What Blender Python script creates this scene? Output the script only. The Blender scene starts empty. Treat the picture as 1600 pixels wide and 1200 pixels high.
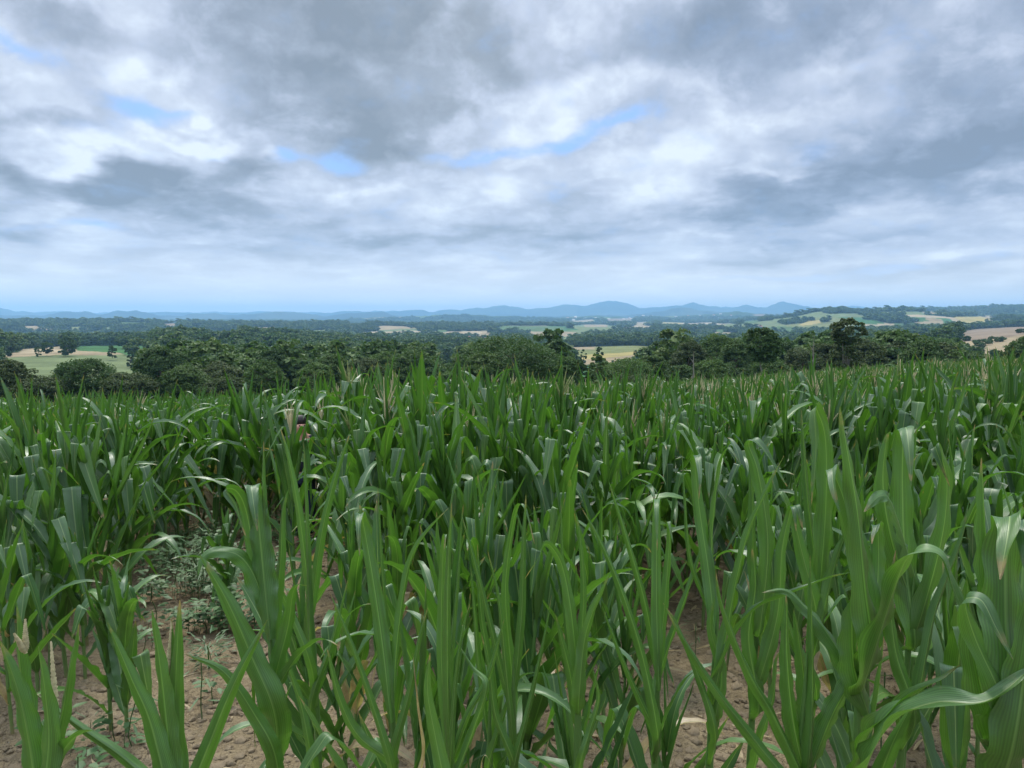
import bpy, math, random
import numpy as np
from mathutils import Vector, Matrix
R = math.radians
scene = bpy.context.scene
COL = scene.collection
F = 1180.0                 # focal length in pixels of the 1600 px wide frame
PITCH = math.atan(100 / F)
EYE = 1.75

# ------------------------------------------------------------------ camera
cam_d = bpy.data.cameras.new('camera')
cam_d.sensor_width = 36.0
cam_d.lens = 36.0 * F / 1600.0
cam_d.clip_start = 0.05
cam_d.clip_end = 120000.0
cam = bpy.data.objects.new('camera', cam_d)
COL.objects.link(cam)
cam.location = (0, 0, EYE)
cam.rotation_euler = (math.pi / 2 - PITCH, 0, 0)
scene.camera = cam

# ------------------------------------------------------------------ view
scene.view_settings.view_transform = 'Standard'
scene.view_settings.look = 'None'
scene.view_settings.gamma = 1.0
scene.view_settings.exposure = 0.40
scene.cycles.use_denoising = True
scene.cycles.max_bounces = 7
scene.cycles.diffuse_bounces = 3
scene.cycles.glossy_bounces = 2
scene.cycles.transmission_bounces = 3
scene.cycles.transparent_max_bounces = 6
scene.cycles.volume_bounces = 1
scene.cycles.caustics_reflective = False
scene.cycles.caustics_refractive = False

# ------------------------------------------------------------------ sun
SUN_EL, SUN_AZ = R(56), R(-22)          # azimuth from +Y towards +X
sun_d = bpy.data.lights.new('sun', 'SUN')
sun_d.energy = 2.4
sun_d.angle = R(13)
sun_d.color = (1.0, 0.95, 0.87)
sun = bpy.data.objects.new('sun', sun_d)
COL.objects.link(sun)
sd = Vector((math.sin(SUN_AZ) * math.cos(SUN_EL), math.cos(SUN_AZ) * math.cos(SUN_EL), math.sin(SUN_EL)))
sun.rotation_euler = sd.to_track_quat('Z', 'Y').to_euler()
sun.location = (0, 0, 60)

# ------------------------------------------------------------------ node helpers
class NT:
    def __init__(self, tree):
        self.t = tree
        tree.nodes.clear()
    def n(self, typ, **kw):
        nd = self.t.nodes.new(typ)
        for k, v in kw.items():
            if k[0] == 'i' and k[1:].isdigit():
                s = nd.inputs[int(k[1:])]
            elif k in nd.inputs.keys() and not hasattr(nd, k):
                s = nd.inputs[k]
            else:
                setattr(nd, k, v)
                continue
            if hasattr(v, 'is_output') or isinstance(v, bpy.types.NodeSocket):
                self.t.links.new(v, s)
            else:
                s.default_value = v
        return nd
    def math(self, op, a, b=0.0, c=None, clamp=False):
        nd = self.n('ShaderNodeMath', operation=op, use_clamp=clamp, i0=a, i1=b)
        if c is not None:
            if isinstance(c, bpy.types.NodeSocket): self.t.links.new(c, nd.inputs[2])
            else: nd.inputs[2].default_value = c
        return nd.outputs[0]
    def vmath(self, op, a, b=(0, 0, 0)):
        return self.n('ShaderNodeVectorMath', operation=op, i0=a, i1=b).outputs[0]
    def noise(self, vec, scale, detail=4, rough=0.5, dist=0.0, dim='3D'):
        nd = self.n('ShaderNodeTexNoise', noise_dimensions=dim)
        nd.inputs['Scale'].default_value = scale
        nd.inputs['Detail'].default_value = detail
        nd.inputs['Roughness'].default_value = rough
        nd.inputs['Distortion'].default_value = dist
        if vec is not None: self.t.links.new(vec, nd.inputs['Vector'])
        return nd
    def ramp(self, fac, pts, interp='LINEAR'):
        nd = self.n('ShaderNodeValToRGB', i0=fac)
        cr = nd.color_ramp
        cr.interpolation = interp
        while len(cr.elements) > 1: cr.elements.remove(cr.elements[-1])
        for i, (p, c) in enumerate(pts):
            e = cr.elements[0] if i == 0 else cr.elements.new(p)
            e.position = p
            e.color = (*c, 1) if len(c) == 3 else c
        return nd.outputs[0]
    def mix(self, fac, a, b, blend='MIX'):
        nd = self.n('ShaderNodeMix', data_type='RGBA', blend_type=blend)
        for s, v in ((nd.inputs[0], fac), (nd.inputs[6], a), (nd.inputs[7], b)):
            if isinstance(v, bpy.types.NodeSocket): self.t.links.new(v, s)
            else: s.default_value = (*v, 1) if isinstance(v, tuple) and len(v) == 3 else v
        return nd.outputs[2]
    def maprange(self, v, a, b, c, d, interp='SMOOTHSTEP'):
        nd = self.n('ShaderNodeMapRange', interpolation_type=interp, i0=v)
        for k, x in enumerate((a, b, c, d)): nd.inputs[k + 1].default_value = x
        return nd.outputs[0]

def lin(r, g, b):
    f = lambda c: ((c / 255 + 0.055) / 1.055) ** 2.4 if c > 10.3 else c / 255 / 12.92
    return (f(r), f(g), f(b))

# ------------------------------------------------------------------ sky
world = bpy.data.worlds.new('World')
scene.world = world
world.use_nodes = True
world.cycles.sampling_method = 'MANUAL'
world.cycles.sample_map_resolution = 1024
W = NT(world.node_tree)
out = W.n('ShaderNodeOutputWorld')
bg = W.n('ShaderNodeBackground')
W.t.links.new(bg.outputs[0], out.inputs[0])
geo = W.n('ShaderNodeTexCoord').outputs['Generated']
sep = W.n('ShaderNodeSeparateXYZ', i0=geo)
X, Y, Z = sep.outputs
nish = W.n('ShaderNodeTexSky', sky_type='NISHITA', sun_disc=False)
nish.sun_elevation = SUN_EL
nish.sun_rotation = SUN_AZ
nish.altitude = 200
blue = W.vmath('SCALE', nish.outputs[0])
blue.node.inputs['Scale'].default_value = 0.12
# azimuth / elevation of the direction, in degrees
AZ = W.math('MULTIPLY', W.math('ARCTAN2', X, Y), 57.2958)
Zc = W.math('MAXIMUM', Z, 0.0)
EL = W.math('MULTIPLY', W.math('ARCSINE', Zc), 57.2958)
P = W.n('ShaderNodeCombineXYZ', i0=AZ, i1=EL).outputs[0]
# layer coordinates of a flat cloud deck, so that clouds flatten towards the horizon
den = W.math('ADD', Zc, 0.10)
PL = W.n('ShaderNodeCombineXYZ', i0=W.math('DIVIDE', X, den), i1=W.math('DIVIDE', Y, den), i2=3.7).outputs[0]
QV = W.math('MULTIPLY', W.math('LOGARITHM', W.math('ADD', EL, 3.2), 2.71828), 1.5)
QX = W.math('MULTIPLY', AZ, 0.058)
PL = W.n('ShaderNodeCombineXYZ', i0=QX, i1=QV, i2=3.7).outputs[0]
wn = W.noise(PL, 2.6, 4, 0.5)
off = W.vmath('SUBTRACT', wn.outputs['Color'], (0.5, 0.5, 0.5))
offm = W.vmath('MULTIPLY', off, (12.0, 8.0, 0))
wfac = W.maprange(EL, 0, 14, 0.35, 1.0)
ms = W.n('ShaderNodeVectorMath', operation='SCALE', i0=offm); W.t.links.new(wfac, ms.inputs['Scale'])
PW = W.vmath('ADD', P, ms.outputs[0])
PG = W.vmath('ADD', P, W.vmath('MULTIPLY', ms.outputs[0], (0.45, 0.45, 0)))

def azel(px, py):
    az = math.atan((px - 800) / F)
    el = math.atan((500 - py) / F * math.cos(az))
    return math.degrees(az), math.degrees(el)
def blobs(lst, base, vec=PW, hard=0.0):
    acc = base
    for (px, py, rx, ry, rot, w) in lst:
        a, e = azel(px, py)
        k = 0.0486 * math.cos(math.radians(a)) ** 1.2
        mp = W.n('ShaderNodeMapping', vector_type='TEXTURE', i0=vec)
        mp.inputs[1].default_value = (a, e, 0)
        mp.inputs[2].default_value = (0, 0, R(rot))
        mp.inputs[3].default_value = (rx * k, ry * k, 1)
        ln = W.n('ShaderNodeVectorMath', operation='LENGTH', i0=mp.outputs[0]).outputs['Value']
        acc = W.math('ADD', acc, W.maprange(ln, hard, 1.25, w, 0.0))
    return acc
n1 = W.noise(PL, 1.9, 6, 0.5, 0.2).outputs['Fac']
n2 = W.noise(W.vmath('ADD', PL, (11, 5, 2)), 4.6, 8, 0.56, 0.25).outputs['Fac']
n3 = W.noise(W.vmath('ADD', PL, (31, 7, 9)), 11.0, 6, 0.58, 0.2).outputs['Fac']
streak = W.noise(W.vmath('MULTIPLY', P, (0.07, 0.55, 1)), 1.0, 5, 0.5, 0.5).outputs['Fac']
T0 = W.math('ADD', W.math('MULTIPLY', n1, 0.85), W.math('MULTIPLY', n2, 0.75))
T0 = W.math('ADD', T0, W.math('MULTIPLY', n3, 0.30))
T0 = W.math('ADD', T0, -0.55)
lowf = W.maprange(EL, 1.5, 12, 1.0, 0.0)
stk = W.math('MULTIPLY', W.math('SUBTRACT', streak, 0.5), W.math('MULTIPLY_ADD', lowf, 0.95, 0.15))
T0 = W.math('ADD', T0, stk)
dark = [
 (540, 70, 300, 150, 0, .50), (470, 150, 170, 70, -15, .26), (640, 215, 110, 70, 0, .48), (745, 60, 150, 120, 0, .26),
 (240, 305, 260, 42, 0, .60), (400, 268, 75, 40, 0, .42), (120, 290, 120, 35, 0, .25), (20, 280, 60, 60, 0, .25),
 (640, 372, 190, 20, -2, .42), (330, 385, 160, 14, 0, .16), (30, 372, 60, 18, 0, .4),
 (1350, 262, 330, 70, 4, .40), (1240, 300, 200, 45, 0, .34), (1520, 215, 240, 150, 0, .42), (1130, 345, 170, 20, 0, .30),
 (1180, 50, 300, 85, 0, .40), (1560, 40, 160, 60, 0, .30), (960, 95, 70, 35, 0, .18), (90, 40, 130, 40, 0, .25),
 (900, 372, 170, 16, 0, .22), (1420, 425, 250, 14, 3, .28), (1180, 405, 140, 10, 0, .22), (60, 210, 100, 30, 0, .2),
]
bright = [
 (180, 105, 85, 50, 0, -.45), (290, 226, 110, 22, 0, -.62), (160, 250, 110, 28, 0, -.35), (440, 243, 30, 16, 0, -.3),
 (850, 175, 150, 45, 12, -.42), (1050, 235, 170, 35, 10, -.32), (820, 60, 40, 120, 0, -.25), (1300, 130, 120, 30, 8, -.2),
 (1010, 290, 120, 26, 0, -.3), (1230, 262, 90, 14, 0, -.25), (200, 375, 160, 16, 0, -.25), (790, 300, 50, 30, 0, -.25),
 (240, 15, 60, 40, 0, -.2), (60, 150, 60, 40, 0, -.2), (560, 315, 130, 22, 0, -.2),
]
T = blobs(dark + bright, T0)
# light underside / crisp billow edges
T = W.math('ADD', T, W.math('MULTIPLY', W.math('ABSOLUTE', W.math('SUBTRACT', n2, 0.5)), -0.55))
T = W.math('MULTIPLY_ADD', T, 1.05, -0.01)
T = W.math('MAXIMUM', W.math('MINIMUM', T, 1.0), 0.0)
ccol = W.ramp(T, [(0.0, lin(214, 223, 232)), (0.2, lin(196, 205, 219)), (0.42, lin(176, 185, 202)), (0.7, lin(149, 158, 174)), (1.0, lin(126, 135, 148))])
tint = W.ramp(W.maprange(AZ, -25, 22, 0, 1), [(0, (0.99, 1.0, 0.99)), (0.45, (1.04, 1.03, 0.97)), (1, (0.94, 0.99, 1.05))])
ccol = W.mix(W.maprange(T, 0.3, 0.9, 0, 1), ccol, W.mix(1.0, ccol, tint, 'MULTIPLY'))
gaps = [
 (35, 88, 75, 24, -10, 1.0), (235, 182, 80, 26, -8, 1.0), (300, 190, 40, 12, -8, .6), (470, 246, 34, 12, 0, 1.0), (548, 258, 50, 20, -12, 1.05),
 (905, 218, 115, 23, 17, 1.3), (760, 244, 110, 16, 8, 1.0), (140, 355, 90, 12, 0, .75), (1430, 418, 230, 13, 4, .7),
 (985, 192, 50, 12, 20, .8), (1190, 435, 150, 8, 0, .6), (120, 210, 70, 20, 0, .4), (330, 250, 30, 8, 0, .3), (40, 360, 60, 10, 0, .4),
]
G = blobs(gaps, W.math('MULTIPLY', W.math('SUBTRACT', n2, 0.56), 2.4), vec=PG)
gap = W.maprange(G, -0.05, 1.3, 0.0, 0.9)
gapcol = W.mix(0.85, blue, lin(136, 178, 240))
sky = W.mix(gap, ccol, gapcol)
hz = W.maprange(EL, 0.0, 6.0, 0.75, 0.0)
sky = W.mix(hz, sky, tuple(1.18 * q for q in lin(242, 236, 225)))
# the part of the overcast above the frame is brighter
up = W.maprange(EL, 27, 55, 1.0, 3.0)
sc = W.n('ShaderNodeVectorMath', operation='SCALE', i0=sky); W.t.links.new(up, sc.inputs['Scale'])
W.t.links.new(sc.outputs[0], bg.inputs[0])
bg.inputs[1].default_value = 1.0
# === GEOMETRY
# ------------------------------------------------------------------ numpy noise
def _hash(ix, iy, seed):
    h = (ix.astype(np.int64) * 374761393 + iy.astype(np.int64) * 668265263 + seed * 1442695041) & 0xFFFFFFFF
    h = ((h ^ (h >> 13)) * 1274126177) & 0xFFFFFFFF
    return ((h ^ (h >> 16)) & 0xFFFF) / 65535.0
def vnoise(x, y, seed=0):
    ix, iy = np.floor(x), np.floor(y)
    fx, fy = x - ix, y - iy
    fx = fx * fx * fx * (fx * (fx * 6 - 15) + 10); fy = fy * fy * fy * (fy * (fy * 6 - 15) + 10)
    a, b = _hash(ix, iy, seed), _hash(ix + 1, iy, seed)
    c, d = _hash(ix, iy + 1, seed), _hash(ix + 1, iy + 1, seed)
    return (a + (b - a) * fx) * (1 - fy) + (c + (d - c) * fx) * fy
def fbm(x, y, octv=4, seed=0, gain=0.5):
    s, a, t = 0, 1.0, 0
    for i in range(octv):
        s = s + a * vnoise(x * 2 ** i + i * 17.3, y * 2 ** i - i * 9.1, seed + i)
        t += a; a *= gain
    return s / t
def sstep(a, b, x):
    t = np.clip((x - a) / (b - a), 0, 1)
    return t * t * (3 - 2 * t)

# ------------------------------------------------------------------ height of the land
TPX = np.array([-400, 0, 200, 400, 600, 800, 1000, 1200, 1400, 1600, 2000.])
TD = np.array([60, 110, 160, 250, 400, 550, 750, 1000, 1400, 2000, 2800, 3600, 4500, 6000, 8000, 10000, 14000, 42000.])
TY = np.array([
 [660, 655, 650, 645, 640, 635, 624, 611, 597, 587, 580],
 [642, 641, 640, 637, 633, 629, 622, 614, 603, 596, 590],
 [640, 638, 637, 636, 632, 628, 624, 618, 606, 598, 590],
 [625, 622, 626, 628, 628, 626, 622, 618, 606, 592, 580],
 [595, 594, 598, 606, 604, 608, 604, 610, 598, 574, 566],
 [572, 574, 576, 588, 588, 590, 584, 590, 578, 556, 550],
 [552, 553, 552, 566, 572, 574, 566, 574, 556, 536, 530],
 [548, 546, 545, 546, 558, 562, 551, 560, 543, 521, 515],
 [540, 541, 536, 528, 543, 548, 541, 548, 534, 512, 505],
 [534, 534, 531, 529, 534, 537, 532, 534, 524, 511, 508],
 [526, 527, 525, 524, 526, 527, 524, 523, 516, 509, 505],
 [517, 516, 517, 517, 519, 519, 516, 513, 507, 503, 500],
 [506, 506, 508, 510, 512, 513, 511, 507, 498, 498, 495],
 [507, 507, 507, 507, 508, 508, 506, 503, 497, 490, 486],
 [505, 505, 505, 505, 506, 505, 504, 503, 500, 492, 488],
 [503, 503, 503, 503, 504, 504, 503, 502, 501, 499, 498],
 [502, 502, 502, 502, 502, 502, 502, 501, 501, 501, 501],
 [501, 501, 501, 501, 501, 501, 501, 501, 501, 501, 501.]])
def _cr(x, xs, A, axis):
    """Catmull-Rom resampling of a table along an axis"""
    A = np.moveaxis(A, axis, 0)
    i = np.clip(np.searchsorted(xs, x) - 1, 0, len(xs) - 2)
    t = np.clip((x - xs[i]) / (xs[i + 1] - xs[i]), 0, 1)
    m = np.zeros_like(A)
    m[1:-1] = (A[2:] - A[:-2]) / (xs[2:] - xs[:-2])[:, None]
    m[0] = (A[1] - A[0]) / (xs[1] - xs[0]); m[-1] = (A[-1] - A[-2]) / (xs[-1] - xs[-2])
    h = (xs[i + 1] - xs[i])[:, None]; t = t[:, None]
    r = (2 * t**3 - 3 * t**2 + 1) * A[i] + (t**3 - 2 * t**2 + t) * h * m[i] + (-2 * t**3 + 3 * t**2) * A[i + 1] + (t**3 - t**2) * h * m[i + 1]
    return np.moveaxis(r, 0, axis)
_lx = np.linspace(-400, 2000, 241)
_ld = np.linspace(math.log(60), math.log(42000), 261)
_tab = _cr(_ld, np.log(TD), TY, 0)
_tab = _cr(_lx, TPX, _tab, 1)
def tab(px, D):
    i = np.clip((np.log(np.maximum(D, 60)) - _ld[0]) / (_ld[1] - _ld[0]), 0, 259.999)
    j = np.clip((px + 400) / 10.0, 0, 239.999)
    i0, j0 = i.astype(int), j.astype(int); a, b = i - i0, j - j0
    return (_tab[i0, j0] * (1 - a) * (1 - b) + _tab[i0 + 1, j0] * a * (1 - b) + _tab[i0, j0 + 1] * (1 - a) * b + _tab[i0 + 1, j0 + 1] * a * b)
# ridges: distance, half depth, crest line (pixel, pixel), roughness
RIDGES = [
 (3900, 900, [(-500, 506), (0, 504), (60, 503), (130, 503), (180, 502), (260, 505), (340, 506), (420, 508), (480, 507), (560, 507), (640, 509), (760, 509), (850, 509), (960, 512), (1100, 514), (2100, 514)], .7),
 (4300, 1300, [(900, 520), (1040, 515), (1150, 506), (1190, 499), (1240, 494), (1275, 487), (1310, 485), (1345, 488), (1375, 486), (1410, 485), (1450, 488), (1500, 493), (1570, 499), (1640, 503), (2100, 508)], .7),
 (6600, 1500, [(-500, 508), (1100, 508), (1180, 497), (1240, 492), (1290, 490), (1400, 485), (1445, 483), (1500, 483), (1545, 480), (1600, 480), (1700, 478), (2100, 476)], .6),
 (7800, 1300, [(-500, 507), (700, 507), (800, 504), (880, 502), (940, 499), (985, 498), (1030, 500), (1100, 502), (1250, 504), (2100, 508)], .4),
 (9500, 1800, [(-500, 500), (0, 499), (200, 499), (300, 500), (430, 499), (520, 500), (575, 497), (620, 495), (680, 493), (735, 491), (765, 494), (820, 495), (870, 496), (930, 494), (990, 495), (1060, 494), (1120, 491), (1152, 487), (1190, 492), (1260, 496), (2100, 500)], 1.3),
 (13500, 2000, [(-500, 490), (0, 492), (60, 493), (105, 488), (135, 487), (165, 492), (188, 486), (200, 488), (216, 485), (246, 492), (285, 493), (300, 490), (335, 489), (372, 493), (405, 489), (440, 487), (470, 489), (512, 495), (560, 489), (598, 485), (625, 494), (720, 496), (1000, 492), (1060, 482), (1100, 485), (1150, 489), (2100, 500)], 1.5),
 (18500, 2600, [(-500, 484), (-60, 478), (-5, 480), (28, 485), (60, 489), (85, 487), (150, 491), (250, 488), (330, 491), (420, 487), (500, 490), (560, 486), (600, 489), (640, 485), (662, 485), (676, 489), (700, 483), (720, 485), (760, 481), (790, 478), (815, 482), (850, 481), (872, 477), (897, 475), (912, 479), (932, 475), (948, 471), (962, 471), (985, 477), (1005, 483), (1035, 480), (1062, 477), (1083, 473), (1100, 477), (1128, 482), (1145, 481), (1165, 477), (1178, 480), (1192, 483), (1208, 476), (1219, 472), (1240, 475), (1262, 480), (1278, 484), (1400, 492), (2100, 496)], 1.5),
 (23500, 2400, [(-500, 484), (0, 484), (200, 489), (340, 488), (420, 487), (520, 489), (600, 486), (700, 488), (850, 486), (1000, 482), (1130, 480), (1250, 484), (1310, 479), (1330, 477), (1350, 480), (1390, 485), (1600, 489), (2100, 490)], .7),
]
def field_plane(x, y):
    return -0.095 * y + 0.0397 * x + 0.0216 * x * x / np.sqrt(y * y + 225.0) * np.clip((y + 10) / 20, 0, 1)
def ground_z(x, y, detail=True):
    x = np.asarray(x, float); y = np.asarray(y, float)
    d = np.hypot(x, y)
    th = np.arctan2(x, y)
    tc = np.clip(th, -0.85, 0.85)
    D = d * np.cos(tc)
    px = 800 + F * np.tan(tc)
    yp = tab(px, D)
    z = EYE - (yp - 500) / F * D
    if detail:
        amp = D * 0.0011 * sstep(250, 900, D) * (1 - sstep(5000, 9000, D))
        z = z + amp * (fbm(x / 310.0, y / 420.0, 4, 5) - 0.5) * 3.2
    for k, (d0, w, prof, rg) in enumerate(RIDGES):
        pr = np.array(prof, float)
        yy = np.interp(px, pr[:, 0], pr[:, 1])
        yy = (yy + np.interp(px - 3, pr[:, 0], pr[:, 1]) + np.interp(px + 3, pr[:, 0], pr[:, 1])) / 3
        if d0 > 9000: yy = yy + (fbm(px / 14 + k * 5, D / 900, 3, 70 + k) - .5) * 4.2
        lam = d0 / F * 34
        nn = fbm(x / lam, y / (lam * 2.2), 5, 40 + k * 7, 0.55) - 0.5
        dd = d0 * (1 + 0.05 * (fbm(px / 160, px * 0 + k, 2, 90 + k) - 0.5))
        zr = EYE - (yy - 500) / F * dd
        zb = EYE - (tab(px, dd) - 500) / F * dd
        q = np.clip(1 - np.abs(D - dd) / w, 0, 1)
        q = q * q * (3 - 2 * q)
        spur = 1 + 0.30 * (fbm(x / (lam * 1.3), y / (lam * 3), 4, 60 + k) - 0.5) * (1 - q) * 3
        zr2 = zb + (zr - zb) * q * np.clip(spur, 0.4, 1.6) + nn * rg * 2.2 * d0 / F * sstep(0.05, 0.6, q)
        z = np.where(q > 0, np.maximum(z, zr2 * sstep(0, .08, q) + z * (1 - sstep(0, .08, q))), z)
    ang = np.abs(th)
    back = -0.02 * d * (d < 1e9) * 0 + np.where(d < 300, 0.0, -(d - 300) * 0.012)
    back = np.maximum(back, -90) + (fbm(x / 900, y / 900, 3, 77) - 0.5) * 60 * sstep(200, 2500, d)
    wb = sstep(R(60), R(115), ang)
    z = z * (1 - wb) + back * wb
    wf = 1 - sstep(50, 95, d)
    z = z * (1 - wf) + field_plane(x, y) * wf
    return z
def gz(x, y): return float(ground_z(np.array([x]), np.array([y]))[0])

# world <-> frame (used to place real things where the photograph shows them)
cp, sp = math.cos(PITCH), math.sin(PITCH)
def proj(x, y, z):
    z = z - EYE
    dep = y * cp - z * sp
    return 800 + F * x / dep, 600 - F * (z * cp + y * sp) / dep
def unproj(px, py, depth):
    r = (px - 800) / F; u = (600 - py) / F
    return Vector((r * depth, depth * (cp + 0 * u) + u * depth * sp, EYE + depth * (u * cp) - depth * sp))

# ------------------------------------------------------------------ fields seen in the land (polygon in the frame, nearest/farthest metre, colour)
TAN, STUB, GRN, PGR, DGR, YEL, BRN, OLV = (.25, .20, .12), (.30, .245, .155), (.075, .12, .045), (.125, .155, .068), (.045, .11, .035), (.28, .235, .09), (.19, .15, .105), (.14, .155, .06)
FIELDS = [
 ([(0, 556), (60, 552), (115, 548), (180, 552), (225, 561), (228, 572), (200, 600), (0, 600)], 300, 690, PGR),
 ([(0, 553), (60, 548), (120, 545), (185, 549), (205, 553), (170, 555), (110, 554), (50, 556), (0, 560)], 560, 900, TAN),
 ([(120, 540), (235, 540), (245, 549), (205, 556), (180, 551), (120, 547)], 690, 990, DGR),
 ([(35, 545), (100, 541), (95, 550), (30, 552)], 690, 990, STUB),
 ([(35, 509), (60, 509), (85, 514), (90, 521), (65, 517), (42, 513)], 2700, 4400, TAN), ([(12, 523), (60, 520), (58, 523), (20, 526)], 2200, 4400, STUB),
 ([(125, 523), (150, 517), (185, 507), (230, 504), (200, 509), (165, 519), (150, 523)], 2200, 4600, PGR), ([(180, 504), (235, 504), (235, 507), (195, 507)], 2700, 4400, GRN),
 ([(256, 506), (280, 505), (276, 514), (256, 513)], 2500, 4600, BRN), ([(100, 512), (128, 509), (140, 513), (112, 517)], 2400, 4600, OLV), ([(300, 511), (335, 509), (345, 513), (305, 516)], 2300, 4600, PGR), ([(392, 512), (440, 510), (448, 515), (400, 517)], 2200, 4600, TAN), ([(330, 518), (372, 517), (368, 521), (335, 522)], 1900, 3800, GRN), ([(490, 516), (520, 514), (530, 519), (495, 520)], 2000, 4300, PGR),
 ([(552, 520), (590, 517), (652, 516), (655, 519), (610, 523), (560, 522)], 2000, 4300, STUB), ([(590, 516), (650, 513), (655, 516), (600, 518)], 2000, 4300, PGR),
 ([(718, 518), (752, 518), (752, 522), (722, 522)], 2000, 4300, STUB), ([(684, 515), (701, 515), (699, 519), (684, 519)], 2000, 4300, GRN), ([(718, 526), (745, 525), (743, 529), (720, 529)], 1500, 3500, TAN), ([(748, 526), (770, 526), (766, 530), (745, 530)], 1500, 3500, TAN),
 ([(808, 516), (836, 510), (840, 514), (820, 517)], 2000, 4300, GRN), ([(838, 528), (891, 526), (889, 532), (842, 533)], 1300, 2800, PGR),
 ([(545, 503), (572, 503), (570, 507), (548, 507)], 2500, 4500, TAN),
 ([(882, 509), (912, 507), (962, 509), (968, 514), (940, 517), (905, 515)], 2300, 5200, PGR), ([(912, 507), (950, 507), (948, 511), (915, 511)], 2300, 5200, TAN),
 ([(992, 504), (1016, 502), (1008, 512), (985, 513)], 2300, 5200, TAN), ([(965, 512), (1028, 508), (1020, 514), (975, 516)], 2300, 5200, STUB),
 ([(1030, 503), (1072, 504), (1072, 508), (1032, 508)], 2300, 5200, YEL), ([(1060, 505), (1110, 504), (1150, 506), (1140, 509), (1085, 509)], 2300, 5200, STUB), ([(1130, 506), (1215, 505), (1232, 509), (1180, 512), (1135, 510)], 2200, 5200, PGR),
 ([(1246, 508), (1262, 501), (1282, 500), (1280, 505), (1255, 509)], 2200, 5200, YEL), ([(1160, 502), (1185, 500), (1182, 505), (1160, 506)], 2200, 5200, GRN), ([(1115, 519), (1162, 519), (1150, 523), (1115, 522)], 1500, 3600, TAN), ([(1212, 518), (1240, 518), (1238, 521), (1212, 521)], 1500, 3600, STUB),
 ([(1175, 492), (1245, 489), (1240, 494), (1180, 496)], 4600, 7500, BRN), ([(940, 498), (990, 497), (985, 503), (950, 503)], 5500, 9000, BRN), ([(890, 501), (930, 499), (925, 504), (890, 504)], 5500, 9000, TAN),
 ([(1343, 507), (1380, 505), (1410, 506), (1405, 511), (1350, 511)], 2200, 4300, STUB), ([(1395, 505), (1435, 503), (1445, 508), (1400, 509)], 2200, 4300, GRN), ([(1425, 503), (1470, 501), (1475, 507), (1430, 508)], 2200, 4300, TAN),
 ([(1437, 487), (1462, 487), (1456, 492), (1440, 490)], 2500, 4800, TAN), ([(1445, 496), (1470, 499), (1465, 503), (1445, 500)], 2300, 4800, TAN), ([(1486, 495), (1530, 494), (1546, 498), (1532, 505), (1503, 504)], 2100, 4800, YEL), ([(1532, 492), (1556, 494), (1552, 498), (1536, 497)], 2500, 4800, TAN),
 ([(1410, 527), (1430, 524), (1450, 525), (1420, 531)], 900, 1700, TAN), ([(1440, 522), (1468, 517), (1470, 520), (1445, 525)], 900, 1900, GRN),
 ([(1494, 524), (1505, 516), (1545, 511), (1610, 506), (1610, 522), (1560, 530), (1520, 536), (1498, 534)], 700, 1500, BRN), ([(1500, 534), (1560, 529), (1610, 520), (1610, 536), (1560, 545), (1505, 540)], 500, 1200, TAN),
 ([(1534, 545), (1575, 540), (1600, 545), (1590, 562), (1545, 562)], 350, 900, TAN), ([(1478, 534), (1500, 534), (1502, 541), (1480, 541)], 500, 1200, OLV),
 ([(878, 543), (935, 539), (1000, 540), (1040, 543), (1040, 548), (930, 549), (885, 548)], 600, 1000, OLV), ([(880, 542), (932, 539), (930, 546), (890, 546)], 640, 1000, TAN),
 ([(895, 548), (1000, 545), (1045, 548), (1000, 553), (905, 558)], 480, 900, OLV), ([(905, 555), (1000, 549), (1000, 556), (910, 563)], 400, 800, YEL), ([(912, 562), (990, 555), (985, 563), (915, 570)], 330, 700, TAN), ([(890, 574), (935, 570), (935, 595), (890, 595)], 260, 500, DGR),
 ([(678, 563), (716, 556), (718, 563), (682, 571)], 400, 800, STUB), ([(690, 573), (718, 569), (716, 576), (695, 580)], 330, 700, OLV), ([(320, 545), (350, 544), (350, 551), (322, 551)], 600, 1300, OLV),
]
def inpoly(px, py, poly):
    c = np.zeros(px.shape, bool)
    n = len(poly)
    for i in range(n):
        x1, y1 = poly[i]; x2, y2 = poly[(i + 1) % n]
        if y1 == y2: continue
        c ^= ((y1 > py) != (y2 > py)) & (px < (x2 - x1) * (py - y1) / (y2 - y1) + x1)
    return c
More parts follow.
